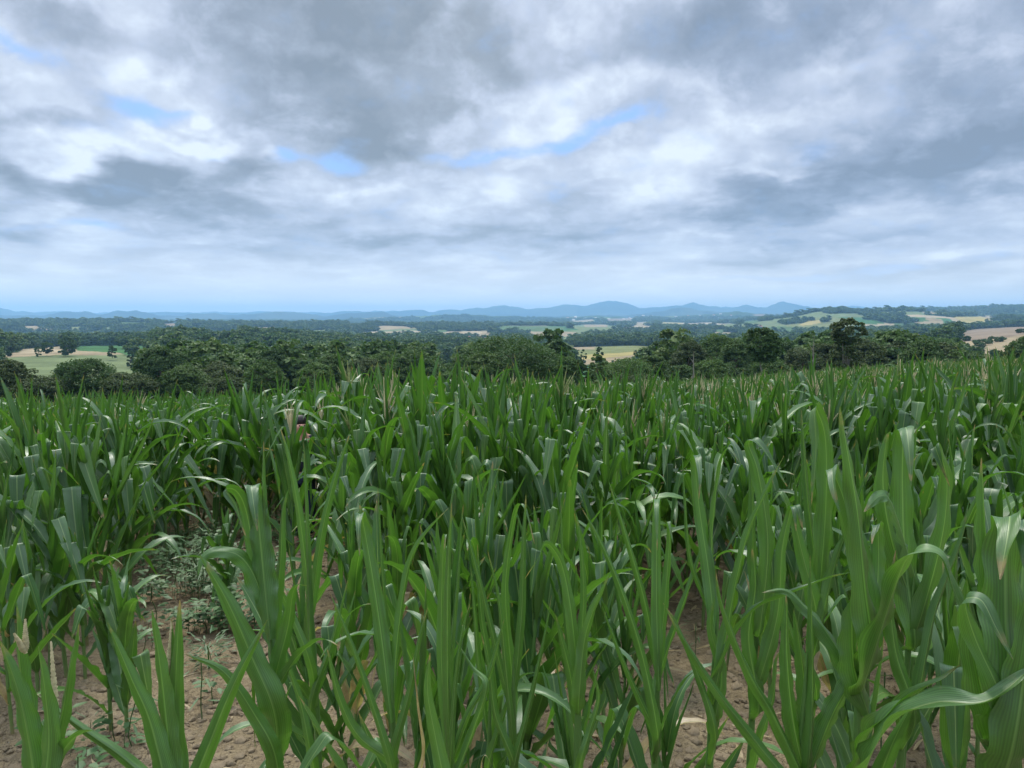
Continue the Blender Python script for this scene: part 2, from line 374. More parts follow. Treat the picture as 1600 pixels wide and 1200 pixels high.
def landcover(x, y, z):
    """returns base colour (n,3) and a woodland mask"""
    d = np.hypot(x, y); th = np.arctan2(x, y); front = np.abs(th) < 1.2
    px = 800 + F * np.tan(np.clip(th, -1.2, 1.2)); D = np.maximum(d * np.cos(np.clip(th, -1.2, 1.2)), 1)
    py = 500 - (z - EYE) / D * F
    n = x.size
    wood = np.ones(n, bool)
    col = np.empty((n, 3)); col[:] = (.035, .062, .02)
    # patchwork of small farms from 2.3 km on
    cx, cy = x / 330.0 + fbm(x / 500, y / 500, 2, 3) * 0.9, y / 520.0 + fbm(x / 500, y / 500, 2, 4) * 0.9
    h = _hash(np.floor(cx), np.floor(cy), 11); h2 = _hash(np.floor(cx), np.floor(cy), 12)
    open_ = fbm(x / 1500, y / 2600, 3, 21)
    far = (d > 2300)
    f = far & (open_ + 0.30 * (h - 0.5) > 0.545 + .05 * sstep(1000, 1200, px)) & (fbm(x / 160, y / 260, 3, 31) < 0.57)
    pal = np.array([TAN, STUB, GRN, PGR, DGR, PGR, OLV, GRN])
    pc = pal[(h2 * 7.99).astype(int)]
    wood[f] = False; col[f] = pc[f]
    mt = d > 11300
    wood[mt] = False
    m = fbm(x / 1200, y / 1800, 4, 51)
    col[mt] = np.where((m > 0.55)[mt][:, None], np.array([.05, .065, .04]), np.array([.022, .036, .024]))
    jx = (fbm(x / (D * .012), y / (D * .05), 3, 61) - 0.5) * 5
    jy = (fbm(x / (D * .02), y / (D * .05), 3, 62) - 0.5) * 2.0
    for poly, a, b, c in FIELDS:
        q = inpoly(px + jx, py + jy, poly) & (D > a * .6) & (D < b * 1.5) & front
        wood[q] = False; col[q] = c
    near = d < 175
    wood[near] = False
    col[near] = (.085, .13, .04)
    return col, wood

# ------------------------------------------------------------------ mesh helpers
def mesh(name, V, Fq, uv=None, smooth=True, attr=None, mats=(), tri=False, midx=None):
    V = np.asarray(V, np.float32).reshape(-1, 3); Fq = np.asarray(Fq, np.int32)
    k = Fq.shape[1]
    me = bpy.data.meshes.new(name)
    me.vertices.add(len(V)); me.vertices.foreach_set('co', V.ravel())
    me.loops.add(Fq.size); me.loops.foreach_set('vertex_index', Fq.ravel())
    me.polygons.add(len(Fq)); me.polygons.foreach_set('loop_start', np.arange(0, Fq.size, k, dtype=np.int32))
    me.polygons.foreach_set('use_smooth', np.full(len(Fq), smooth))
    if midx is not None: me.polygons.foreach_set('material_index', np.asarray(midx, np.int32))
    if uv is not None:
        l = me.uv_layers.new(name='UVMap')
        l.data.foreach_set('uv', np.asarray(uv, np.float32)[Fq.ravel()].ravel())
    if attr is not None:
        for an, data in attr.items():
            a = me.color_attributes.new(an, 'FLOAT_COLOR', 'POINT')
            c = np.ones((len(V), 4), np.float32); c[:, :3] = data
            a.data.foreach_set('color', c.ravel())
    for m in mats: me.materials.append(m)
    me.update(calc_edges=True)
    return me
def obj(name, me, parent=None, loc=None, label=None, cat=None, group=None, kind=None):
    o = bpy.data.objects.new(name, me)
    COL.objects.link(o)
    if parent is not None: o.parent = parent
    if loc is not None: o.location = loc
    if label: o['label'] = label
    if cat: o['category'] = cat
    if group: o['group'] = group
    if kind: o['kind'] = kind
    return o
class MB:
    """collects pieces into one mesh"""
    def __init__(s): s.V = []; s.F = []; s.U = []; s.n = 0
    def add(s, V, Fq, uv=None):
        V = np.asarray(V, float).reshape(-1, 3)
        s.V.append(V); s.F.append(np.asarray(Fq) + s.n); s.U.append(np.zeros((len(V), 2)) if uv is None else uv); s.n += len(V)
    def tube(s, pts, rad, k=7, weld=None):
        pts = np.asarray(pts, float); rad = np.broadcast_to(np.asarray(rad, float), (len(pts),))
        T = np.gradient(pts, axis=0); T /= np.linalg.norm(T, axis=1)[:, None] + 1e-9
        ref = np.array([1., 0, 0]) if abs(T[0, 0]) < 0.8 else np.array([0, 1., 0])
        A = np.cross(T, ref); A /= np.linalg.norm(A, axis=1)[:, None] + 1e-9
        B = np.cross(T, A)
        a = np.arange(k) / k * 2 * np.pi
        V = pts[:, None] + rad[:, None, None] * (np.cos(a)[None, :, None] * A[:, None] + np.sin(a)[None, :, None] * B[:, None])
        n = len(pts); Q = []
        i = np.arange(n - 1)[:, None] * k; j = np.arange(k)[None]
        Q = np.stack([i + j, i + (j + 1) % k, i + k + (j + 1) % k, i + k + j], -1).reshape(-1, 4)
        uv = np.stack([np.tile(np.arange(k) / k, n), np.repeat(np.linspace(0, 1, n), k)], 1)
        start = s.n
        if weld is not None: Q = np.where(Q == 0, weld - s.n, Q)      # grow out of an existing vertex
        s.add(V.reshape(-1, 3), Q, uv)
        return start
    def box(s, c, h, rz=0):
        c = np.array(c, float); V = np.array([[x, y, z] for x in (-1, 1) for y in (-1, 1) for z in (-1, 1)], float) * h
        ca, sa = math.cos(rz), math.sin(rz)
        V = np.stack([V[:, 0] * ca - V[:, 1] * sa, V[:, 0] * sa + V[:, 1] * ca, V[:, 2]], 1) + c
        s.add(V, [[0, 1, 3, 2], [4, 6, 7, 5], [0, 4, 5, 1], [2, 3, 7, 6], [0, 2, 6, 4], [1, 5, 7, 3]])
    def out(s, name, mats, smooth=True, **kw):
        V, Q, U = np.concatenate(s.V), np.concatenate(s.F), np.concatenate(s.U)
        used = np.unique(Q); mp = np.zeros(len(V), int); mp[used] = np.arange(len(used))
        return mesh(name, V[used], mp[Q], uv=U[used], mats=mats, smooth=smooth, **kw)

# ------------------------------------------------------------------ materials
def newmat(name):
    m = bpy.data.materials.new(name); m.use_nodes = True
    return m, NT(m.node_tree)
def principled(N, col, rough=0.6, spec=0.4, bump=None, bstr=0.3, bdist=0.02):
    p = N.n('ShaderNodeBsdfPrincipled')
    for s, v in (('Base Color', col), ('Roughness', rough), ('Specular IOR Level', spec)):
        if isinstance(v, bpy.types.NodeSocket): N.t.links.new(v, p.inputs[s])
        else: p.inputs[s].default_value = (*v, 1) if isinstance(v, tuple) else v
    if bump is not None:
        b = N.n('ShaderNodeBump'); b.inputs['Strength'].default_value = bstr; b.inputs['Distance'].default_value = bdist
        N.t.links.new(bump, b.inputs['Height']); N.t.links.new(b.outputs[0], p.inputs['Normal'])
    return p
def finish(N, sh):
    o = N.n('ShaderNodeOutputMaterial'); N.t.links.new(sh, o.inputs[0])
def simple(name, col, rough=0.7, spec=0.3, var=0.25, scale=8, bstr=0.2, bdist=0.01):
    m, N = newmat(name)
    tc = N.n('ShaderNodeTexCoord').outputs['Object']
    nz = N.noise(tc, scale, 5, 0.6).outputs['Fac']
    c = N.mix(nz, tuple(x * (1 - var) for x in col), tuple(min(1, x * (1 + var)) for x in col))
    finish(N, principled(N, c, rough, spec, nz, bstr, bdist).outputs[0])
    return m

def corn_leaf_mat(name, dry=False):
    m, N = newmat(name)
    uv = N.n('ShaderNodeUVMap').outputs[0]
    s = N.n('ShaderNodeSeparateXYZ', i0=uv)
    u, v = s.outputs[0], s.outputs[1]
    rnd = N.n('ShaderNodeObjectInfo').outputs['Random']
    gp = N.n('ShaderNodeNewGeometry')
    pos = gp.outputs['Position']
    big = N.noise(pos, 1.1, 3, 0.5).outputs['Fac']
    fine = N.noise(pos, 26, 4, 0.6).outputs['Fac']
    vein = N.math('SINE', N.math('MULTIPLY', u, 95.0))
    if dry:
        c = N.ramp(fine, [(0.3, (.30, .20, .10)), (0.7, (.52, .42, .25))])
        back = c
    else:
        c = N.ramp(N.math('ADD', N.math('MULTIPLY', big, .6), N.math('MULTIPLY', rnd, .4)), [(0.2, (.040, .108, .031)), (0.5, (.068, .162, .038)), (0.8, (.112, .220, .045))])
        back = N.mix(0.8, c, (.074, .180, .028))
    mid = N.math('ABSOLUTE', N.math('SUBTRACT', u, 0.5))
    midm = N.maprange(mid, 0.012, 0.045, 1.0, 0.0)
    c = N.mix(N.math('MULTIPLY', midm, 0.75), c, (.26, .36, .13))
    back = N.mix(N.math('MULTIPLY', midm, 0.75), back, (.17, .30, .08))
    vv = N.math('MULTIPLY', N.maprange(vein, -1, 1, 0.84, 1.12, 'LINEAR'), N.maprange(N.noise(N.n('ShaderNodeCombineXYZ', i0=N.math('MULTIPLY', u, 9.0), i1=N.math('MULTIPLY', v, 1.2), i2=N.math('MULTIPLY', rnd, 30.0)).outputs[0], 1.0, 4, 0.6).outputs['Fac'], 0.25, 0.75, 0.74, 1.26, 'LINEAR'))
    cm = N.n('ShaderNodeCombineXYZ', i0=vv, i1=vv, i2=vv).outputs[0]
    c = N.mix(1.0, c, cm, 'MULTIPLY'); back = N.mix(1.0, back, cm, 'MULTIPLY')
    if not dry:
        # yellowed, dried tips and margins on some leaves
        tip = N.math('MULTIPLY', N.maprange(v, 0.9, 1.0, 0, 1), N.maprange(fine, 0.42, 0.6, 0, 1))
        c = N.mix(tip, c, (.34, .24, .11)); back = N.mix(tip, back, (.34, .24, .11))
        spots = N.maprange(N.noise(pos, 70, 2, 0.5).outputs['Fac'], 0.70, 0.74, 0, 0.5)
        c = N.mix(spots, c, (.12, .17, .06))
    col = N.mix(gp.outputs['Backfacing'], c, back)
    bmp = N.math('ADD', N.math('MULTIPLY', vein, 0.3), N.math('MULTIPLY', fine, 0.8))
    rough = N.maprange(fine, 0.3, 0.7, 0.33, 0.50)
    p = principled(N, col, rough, 0.75, bmp, 0.22, 0.0015)
    tr = N.n('ShaderNodeBsdfTranslucent')
    tcol = N.mix(1.0, col, (1.1, 1.25, .5), 'MULTIPLY')
    N.t.links.new(tcol, tr.inputs[0])
    mx = N.n('ShaderNodeMixShader', i0=0.37)
    N.t.links.new(p.outputs[0], mx.inputs[1]); N.t.links.new(tr.outputs[0], mx.inputs[2])
    finish(N, mx.outputs[0])
    return m
M_LEAF = corn_leaf_mat('maize_leaf')
M_DRY = corn_leaf_mat('dry_maize_leaf', True)
def stalk_mat():
    m, N = newmat('maize_stalk')
    uv = N.n('ShaderNodeUVMap').outputs[0]
    s = N.n('ShaderNodeSeparateXYZ', i0=uv)
    nz = N.noise(N.n('ShaderNodeTexCoord').outputs['Object'], 14, 4, 0.6).outputs['Fac']
    c = N.ramp(N.math('ADD', s.outputs[1], N.math('MULTIPLY', N.math('SUBTRACT', nz, 0.5), 0.15)), [(0.0, (.20, .13, .08)), (0.05, (.20, .20, .08)), (0.12, (.12, .20, .055)), (0.6, (.085, .18, .04)), (1, (.07, .16, .035))])
    rib = N.math('SINE', N.math('MULTIPLY', s.outputs[0], 90.0))
    finish(N, principled(N, c, 0.5, 0.4, rib, 0.2, 0.001).outputs[0])
    return m
M_STALK = stalk_mat()
M_TASSEL = simple('tassel', (.50, .44, .25), 0.8, 0.2, 0.45, 160, 0.6, 0.003)
M_GTASSEL = simple('green_tassel', (.28, .31, .12), 0.8, 0.2, 0.45, 160, 0.6, 0.003)
def foliage_mat(name, a, b, c3, tl=0.25, spread=1.0):
    m, N = newmat(name)
    rnd = N.n('ShaderNodeObjectInfo').outputs['Random']
    pos = N.n('ShaderNodeNewGeometry').outputs['Position']
    n = N.noise(pos, 0.35, 3, 0.6).outputs['Fac']
    n2 = N.noise(pos, 0.012, 3, 0.6).outputs['Fac']
    n3 = N.noise(pos, 2.2, 2, 0.6).outputs['Fac']
    f = N.math('ADD', N.math('MULTIPLY', rnd, 0.42 * spread), N.math('MULTIPLY', n, 0.25))
    f = N.math('ADD', f, N.math('ADD', N.math('MULTIPLY', n2, 0.3), N.math('MULTIPLY', n3, 0.2)))
    f = N.math('ADD', f, 0.21 * (1 - spread))
    col = N.ramp(f, [(0.28, a), (0.55, b), (0.82, c3)])
    d = principled(N, col, 0.65, 0.25)
    tr = N.n('ShaderNodeBsdfTranslucent'); N.t.links.new(N.mix(1.0, col, (1.1, 1.3, .6), 'MULTIPLY'), tr.inputs[0])
    mx = N.n('ShaderNodeMixShader', i0=tl)
    N.t.links.new(d.outputs[0], mx.inputs[1]); N.t.links.new(tr.outputs[0], mx.inputs[2])
    finish(N, mx.outputs[0])
    return m
M_WOOD = foliage_mat('woodland_leaves', (.040, .078, .022), (.070, .124, .033), (.118, .168, .047))
M_OAK = foliage_mat('oak_leaves', (.036, .070, .018), (.058, .106, .027), (.092, .140, .037), spread=.8)
M_LIGHT = foliage_mat('light_leaves', (.055, .10, .024), (.082, .140, .034), (.110, .165, .045), spread=.4)
M_BROWNISH = foliage_mat('dull_leaves', (.044, .062, .022), (.066, .092, .030), (.092, .118, .040), spread=.5)
M_BARK = simple('bark', (.16, .13, .10), 0.9, 0.1, 0.4, 3, 0.6, 0.05)
M_PALEBARK = simple('bare_pale_bark', (.21, .19, .16), 0.9, 0.1, 0.3, 3, 0.5, 0.04)
def ground_mat():
    m, N = newmat('land')
    at = N.n('ShaderNodeVertexColor', layer_name='cover').outputs[0]
    pos = N.n('ShaderNodeNewGeometry').outputs['Position']
    n = N.noise(pos, 0.02, 6, 0.65).outputs['Fac']
    n2 = N.noise(pos, 0.5, 5, 0.65).outputs['Fac']
    k = N.math('MULTIPLY', N.maprange(n, 0.3, 0.7, 0.78, 1.22), N.maprange(n2, 0.3, 0.7, 0.85, 1.15))
    c = N.mix(1.0, at, N.n('ShaderNodeCombineXYZ', i0=k, i1=k, i2=k).outputs[0], 'MULTIPLY')
    finish(N, principled(N, c, 0.95, 0.05, n2, 0.3, 0.3).outputs[0])
    return m
M_LAND = ground_mat()
def soil_mat():
    m, N = newmat('soil')
    pos = N.n('ShaderNodeNewGeometry').outputs['Position']
    n = N.noise(pos, 1.3, 5, 0.6).outputs['Fac']; n2 = N.noise(pos, 14, 8, 0.7).outputs['Fac']; n4 = N.noise(pos, 60, 5, 0.7).outputs['Fac']
    c = N.ramp(N.math('ADD', N.math('MULTIPLY', n, 0.4), N.math('MULTIPLY', n2, 0.6)), [(0.3, (.145, .110, .062)), (0.5, (.240, .188, .110)), (0.7, (.340, .275, .172))])
    vor = N.n('ShaderNodeTexVoronoi', feature='DISTANCE_TO_EDGE'); vor.inputs['Scale'].default_value = 11
    N.t.links.new(N.vmath('ADD', pos, N.vmath('SCALE', N.noise(pos, 6, 3).outputs['Color'])), vor.inputs['Vector'])
    cr = N.maprange(vor.outputs['Distance'], 0.0, 0.05, 0.0, 1.0)
    c = N.mix(N.math('MULTIPLY', N.math('SUBTRACT', 1.0, cr), 0.5), c, (.10, .07, .05))
    h = N.math('ADD', N.math('MULTIPLY', n2, 1.0), N.math('ADD', N.math('MULTIPLY', n4, 0.35), N.math('MULTIPLY', cr, 0.15)))
    finish(N, principled(N, c, 0.95, 0.1, h, 0.9, 0.035).outputs[0])
    return m
M_SOIL = soil_mat()
M_CLOD = simple('soil_clod', (.29, .228, .145), 0.95, 0.1, 0.3, 22, 0.8, 0.01)
def weed_mat():
    m, N = newmat('weed_leaves')
    rnd = N.n('ShaderNodeObjectInfo').outputs['Random']
    pos = N.n('ShaderNodeNewGeometry').outputs['Position']
    f = N.math('ADD', N.math('MULTIPLY', rnd, .5), N.math('MULTIPLY', N.noise(pos, 30, 2).outputs['Fac'], .5))
    c = N.ramp(f, [(0.2, (.040, .090, .024)), (0.8, (.078, .150, .044))])
    finish(N, principled(N, c, 0.55, 0.35).outputs[0])
    return m
M_WEED = weed_mat()

# ------------------------------------------------------------------ the land: rings round the viewpoint, one sheet cut at shared borders
dr = np.concatenate([np.geomspace(0.4, 12, 150)[:-1], np.geomspace(12, 200, 90)[:-1], np.geomspace(200, 5200, 420)[:-1], np.geomspace(5200, 27500, 230)])
fr = np.linspace(-R(42), R(42), 820)
th = np.concatenate([np.linspace(-math.pi, -R(42), 90)[:-1], fr[:-1], np.linspace(R(42), math.pi, 90)])[:-1]
def rings(name, r0, r1, mat, soil=False, center=False):
    i0 = int(np.argmin(abs(dr - r0))) if r0 else 0
    i1 = int(np.argmin(abs(dr - r1)))
    rr = dr[i0:i1 + 1]
    RR, TT = np.meshgrid(rr, th, indexing='ij')
    x = (RR * np.sin(TT)).ravel(); y = (RR * np.cos(TT)).ravel()
    z = ground_z(x, y)
    n = len(th)
    if soil:
        d = np.hypot(x, y)
        z = z + (fbm(x * 5, y * 5, 4, 8) - 0.5) * 0.07 * (1 - sstep(8, 16, d)) + (fbm(x * 1.1, y * 1.1, 2, 9) - .5) * .08
    i = np.arange(len(rr) - 1)[:, None] * n; j = np.arange(n)[None]
    Q = np.stack([i + j, i + n + j, i + n + (j + 1) % n, i + (j + 1) % n], -1).reshape(-1, 4)[:, ::-1]
    V = np.stack([x, y, z], 1)
    col, wood = landcover(x, y, z)
    me = mesh(name, V, Q, attr={'cover': col}, mats=[mat])
    if center:
        pass
    return obj(name, me, kind='structure')
rings('soil', 0, 75, M_SOIL, soil=True)
rings('valley', 75, 2400, M_LAND)
rings('hills', 2400, 11300, M_LAND)
rings('mountains', 11300, 27500, M_LAND)

# ------------------------------------------------------------------ trees
def leaf_clumps(rng, centers, radii, per, size, up=0.35, flat=0.75):
    """many small leaf-sprig faces spread over clumps"""
    C = np.repeat(centers, per, 0); Rr = np.repeat(radii, per)
    n = len(C)
    d = rng.normal(size=(n, 3)); d /= np.linalg.norm(d, axis=1)[:, None]
    d[:, 2] = np.where(d[:, 2] < -0.25, -d[:, 2], d[:, 2])
    p = C + d * (Rr * rng.uniform(0.55, 1.08, n))[:, None] * np.array([1, 1, flat])
    nrm = d * 0.8 + rng.normal(size=(n, 3)) * 0.45 + np.array([0, 0, up])
    nrm /= np.linalg.norm(nrm, axis=1)[:, None]
    a = np.cross(nrm, rng.normal(size=(n, 3))); a /= np.linalg.norm(a, axis=1)[:, None]
    b = np.cross(nrm, a)
    s = size * rng.uniform(0.55, 1.25, n)[:, None]
    a = a * s; b = b * s * rng.uniform(0.5, 0.9, n)[:, None]
    bend = nrm * s * 0.25
    V = np.stack([p - a, p - b + bend, p + a, p + b + bend], 1).reshape(-1, 3)
    Q = np.arange(len(V)).reshape(-1, 4)
    return V, Q
def crown_points(rng, h0, h1, rx, n, shape='round', rad=0.22):
    """clump centres on and in a lobed crown between heights h0 and h1"""
    hc, hh = (h0 + h1) / 2, (h1 - h0) / 2
    lob = rng.normal(size=(6, 3)); lob /= np.linalg.norm(lob, axis=1)[:, None]
    la = rng.uniform(-0.22, 0.38, 6)
    d = rng.normal(size=(n, 3)); d /= np.linalg.norm(d, axis=1)[:, None]
    f = 1 + (np.clip(d @ lob.T - 0.35, 0, 1) * la).sum(1) * 1.2
    f *= rng.uniform(0.5, 1.0, n) ** 0.5
    if shape == 'tall': f = f * (1 - 0.25 * np.clip(d[:, 2], 0, 1))
    if shape == 'flat': d[:, 2] = np.abs(d[:, 2]) * 1.0 - 0.25
    p = d * f[:, None] * np.array([rx, rx, hh]) * (1 - rad * 0.6)
    rr = rad * rx * rng.uniform(0.65, 1.25, n)
    p[:, 2] *= hh / max(1e-3, np.percentile(p[:, 2] + rr * .7, 99)) if shape != 'flat' else hh / np.max(p[:, 2] + rr * .7)
    p[:, 2] += hc
    return p, rr
def limbs(mb, rng, h, h0, rx, r, n=6, lean=0.0):
    z = np.linspace(-0.4, h * 0.72, 9)
    t = z / h
    path = np.stack([lean * h * t ** 1.5 + 0.02 * h * np.sin(t * 7 + rng.uniform(0, 6)), 0.02 * h * np.sin(t * 5 + rng.uniform(0, 6)), z], 1)
    st = mb.tube(path, r * (1 - 0.75 * np.clip(t, 0, 1)) * np.where(z < 0.3, 1.35, 1.0), 8)
    for i in range(n):
        a = rng.uniform(0, 6.28); k = rng.integers(3, 8)
        s0 = path[k]; L = rx * rng.uniform(0.5, 0.9)
        u = np.linspace(0, 1, 5)[:, None]
        L = min(L, h * .32); e = np.array([math.cos(a) * L, math.sin(a) * L, min(L * rng.uniform(0.4, 1.1), (h - s0[2]) * .45)])
        mb.tube(s0 + u * e + np.array([0, 0, 1]) * 0.12 * L * np.sin(u * 3.1), r * 0.42 * (1 - 0.75 * u[:, 0]), 5, weld=st + 8 * int(k))
def make_tree(name, seed, h, h0, rx, nclump, per, size, mat, shape='round', rad=0.22, nl=7, lean=0, bark=None, parent_obj=True, twigs=0):
    rng = np.random.default_rng(seed)
    C, Rr = crown_points(rng, h0, h, rx, nclump, shape, rad)
    if lean: C[:, 0] += lean * h * (C[:, 2] / h) ** 1.5
    V, Q = leaf_clumps(rng, C, Rr, per, size)
    crown = mesh(name + '_crown', V, Q, smooth=False, mats=[mat])
    mb = MB(); limbs(mb, rng, h, h0, rx, 0.028 * h, nl, lean)
    trunk = mb.out(name + '_trunk', [bark or M_BARK])
    return crown, trunk

# instanced crowns for the far-off woods
def hidden_collection(name, objs):
    c = bpy.data.collections.new(name)
    for o in objs: c.objects.link(o)
    return c
def instance_stuff(name, pts, scl, coll, label, cat, seed=0, rot=True, rotz=None, idx=None, tilt=0):
    """one object whose points carry copies of the meshes of a collection"""
    me = bpy.data.meshes.new(name)
    me.vertices.add(len(pts)); me.vertices.foreach_set('co', np.asarray(pts, np.float32).ravel())
    rng = np.random.default_rng(seed)
    a = me.attributes.new('scl', 'FLOAT_VECTOR', 'POINT'); a.data.foreach_set('vector', np.asarray(scl, np.float32).ravel())
    rz = np.zeros((len(pts), 3), np.float32); rz[:, 2] = rng.uniform(0, 6.283, len(pts)) if rotz is None else rotz
    if tilt: rz[:, :2] = rng.normal(0, tilt, (len(pts), 2))
    a = me.attributes.new('rot', 'FLOAT_VECTOR', 'POINT'); a.data.foreach_set('vector', rz.ravel())
    a = me.attributes.new('idx', 'INT', 'POINT'); a.data.foreach_set('value', (rng.integers(0, 1000, len(pts)) if idx is None else idx).astype(np.int32))
    o = obj(name, me, label=label, cat=cat, kind='stuff')
    g = bpy.data.node_groups.new(name, 'GeometryNodeTree')
    g.interface.new_socket('Geometry', in_out='INPUT', socket_type='NodeSocketGeometry')
    g.interface.new_socket('Geometry', in_out='OUTPUT', socket_type='NodeSocketGeometry')
    gi, go = g.nodes.new('NodeGroupInput'), g.nodes.new('NodeGroupOutput')
    ip = g.nodes.new('GeometryNodeInstanceOnPoints'); ci = g.nodes.new('GeometryNodeCollectionInfo')
    ci.inputs['Collection'].default_value = coll
    ci.inputs['Separate Children'].default_value = True; ci.inputs['Reset Children'].default_value = True
    def att(nm, t):
        nd = g.nodes.new('GeometryNodeInputNamedAttribute'); nd.data_type = t; nd.inputs['Name'].default_value = nm
        return nd.outputs['Attribute']
    L = g.links.new
    L(gi.outputs[0], ip.inputs['Points']); L(ci.outputs[0], ip.inputs['Instance'])
    ip.inputs['Pick Instance'].default_value = True
    L(att('idx', 'INT'), ip.inputs['Instance Index'])
    er = g.nodes.new('FunctionNodeEulerToRotation'); L(att('rot', 'FLOAT_VECTOR'), er.inputs[0]); L(er.outputs[0], ip.inputs['Rotation'])
    L(att('scl', 'FLOAT_VECTOR'), ip.inputs['Scale'])
    L(ip.outputs[0], go.inputs[0])
    md = o.modifiers.new('spread', 'NODES'); md.node_group = g
    return o
def src(name, me): return bpy.data.objects.new(name, me)

def wood_variants(tag, n, nclump, per, size, rad):
    r = []
    for i in range(n):
        rng = np.random.default_rng(500 + i + nclump)
        C, Rr = crown_points(rng, 1.5, 11 + 2 * (i % 3), 4.6 + 0.5 * (i % 2), nclump, 'round', rad)
        V, Q = leaf_clumps(rng, C, Rr, per, size)
        r.append(src(tag, mesh(tag, V, Q, smooth=False, mats=[M_WOOD])))
    return hidden_collection(tag, r)
VW1 = wood_variants('near_wood_crown', 6, 60, 34, 0.62, 0.26)
VW2 = wood_variants('mid_wood_crown', 5, 34, 20, 1.0, 0.30)
VW3 = wood_variants('far_wood_crown', 4, 18, 12, 1.8, 0.36)
rngw = np.random.default_rng(7)
def scatter(d0, d1, s, lim=930, keep=1.0):
    nx = int(2 * d1 * 0.9 / s); ny = int((d1 - d0 * 0.7) / s)
    gx, gy = np.meshgrid((np.arange(nx) - nx / 2) * s, d0 * 0.7 + np.arange(ny) * s)
    x = gx.ravel() + rngw.uniform(-.45, .45, gx.size) * s; y = gy.ravel() + rngw.uniform(-.45, .45, gx.size) * s
    d = np.hypot(x, y)
    m = (d > d0) & (d <= d1) & (np.abs(x / np.maximum(y, 1)) * F < lim)
    if keep < 1: m &= rngw.uniform(size=x.size) < keep
    x, y = x[m], y[m]
    z = ground_z(x, y)
    _, wood = landcover(x, y, z)
    return x[wood], y[wood], z[wood]
def woods(name, d0, d1, s, coll, base, label, seed, vz=.95):
    x, y, z = scatter(d0, d1, s)
    k = base * (0.75 + 0.6 * fbm(x / 60, y / 60, 2, 14)) * np.random.default_rng(seed).triangular(0.55, 0.9, 1.55, x.size)
    # keep the openings in the photograph open: low scrub in front of them
    px, py = 800 + F * x / y, 500 - (z - EYE) / y * F
    for poly, a, b, c in FIELDS:
        P = np.array(poly); x0, x1, y1 = P[:, 0].min(), P[:, 0].max(), P[:, 1].max()
        hh = 12 * k * vz * F / y
        q = (px > x0 - 2) & (px < x1 + 2) & (py > y1) & (py - hh < y1 - 1) & (y > a * 0.25)
        k = np.where(q, np.minimum(k, np.maximum((py - y1 + 1.5) / (12 * vz * F / y), 0.0)), k)
    if d0 < 300:      # heights of the nearer woods follow the real tree tops
        cap = np.interp(px, [0, 235, 242, 300, 700, 735, 745, 870, 885, 1005, 1015, 1040, 1480, 1495, 1600, 2000], [578, 578, 550, 546, 548, 548, 532, 532, 574, 574, 548, 530, 532, 553, 562, 562])
        k = np.minimum(k, (py - cap) / (12.5 * vz * F / y))
    ok = (k > 0.28) & ~((px < 235) & (y < 340))
    pts = np.stack([x, y, z - 0.3], 1)[ok]; k = k[ok]
    return instance_stuff(name, pts, np.stack([k, k, k * vz], 1), coll, label, 'woodland', seed)
woods('near_woodland', 205, 620, 7.6, VW1, 1.05, 'dark green woodland filling the valley behind the first line of trees', 1)
woods('valley_woodland', 620, 1700, 11.5, VW2, 1.32, 'unbroken dark green forest canopy on the low ridge in the middle distance', 2, .85)
woods('hill_woodland', 1700, 4300, 19, VW3, 1.9, 'bluish green woods between the fields of the far hills', 3, .60)
woods('distant_woodland', 4300, 9000, 40, VW3, 3.0, 'hazy blue woods on the farthest low hills under the mountains', 4, .42)

# individual trees of the first line and of the fields: (pixel x of trunk, pixel y of crown top, distance, crown width px, kind)
def _far_ok(D): return D > 260
def tree_from(px, ytop, D, wpx, kind, label, seed, cat='tree', group='trees beyond the maize field', name=None, nper=None):
    x = (px - 800) / F * D; y = D; g = gz(x, y)
    top = EYE - (ytop - 500) / F * D
    h = max(top - g, 2.0); rx = wpx / F * D / 2
    mat = {'oak': M_OAK, 'light': M_LIGHT, 'dull': M_BROWNISH, 'bush': M_OAK, 'tallbare': M_OAK, 'ivy': M_BROWNISH, 'lone': M_OAK}[kind]
    h0 = {'oak': .12, 'light': .08, 'dull': .1, 'bush': .0, 'tallbare': .56, 'ivy': .1, 'lone': .28}[kind] * h
    s = max(0.14, D / 680.0) if D < 260 else D / 900.0
    area = rx * h / (s * s)
    rad = 0.22 if kind != 'ivy' else 0.30
    if kind in ('tallbare',): rad = .24
    ncl = int(np.clip(area * 0.30, 26, 190)); per = 84
    if kind == 'light': per = 75; s *= .8
    nm = name or {'oak': 'broadleaf_tree', 'light': 'pale_tree', 'dull': 'olive_tree_crown', 'bush': 'bush', 'tallbare': 'broadleaf_tree', 'ivy': 'broadleaf_tree', 'lone': 'broadleaf_tree'}[kind]
    if kind == 'dull' and not name: nm = 'broadleaf_tree'
    crown, trunk = make_tree(nm, seed, h, h0, rx, ncl, per, s, mat, 'tall' if h > 2.6 * rx else 'round', rad, lean=0.0, bark=M_PALEBARK if kind in ('tallbare', 'ivy') else M_BARK)
    e = obj(nm, None, loc=(x, y, g), label=label, cat=cat, group=group)
    e.rotation_euler.z = 0
    obj('crown', crown, e); obj('trunk', trunk, e)
    return e
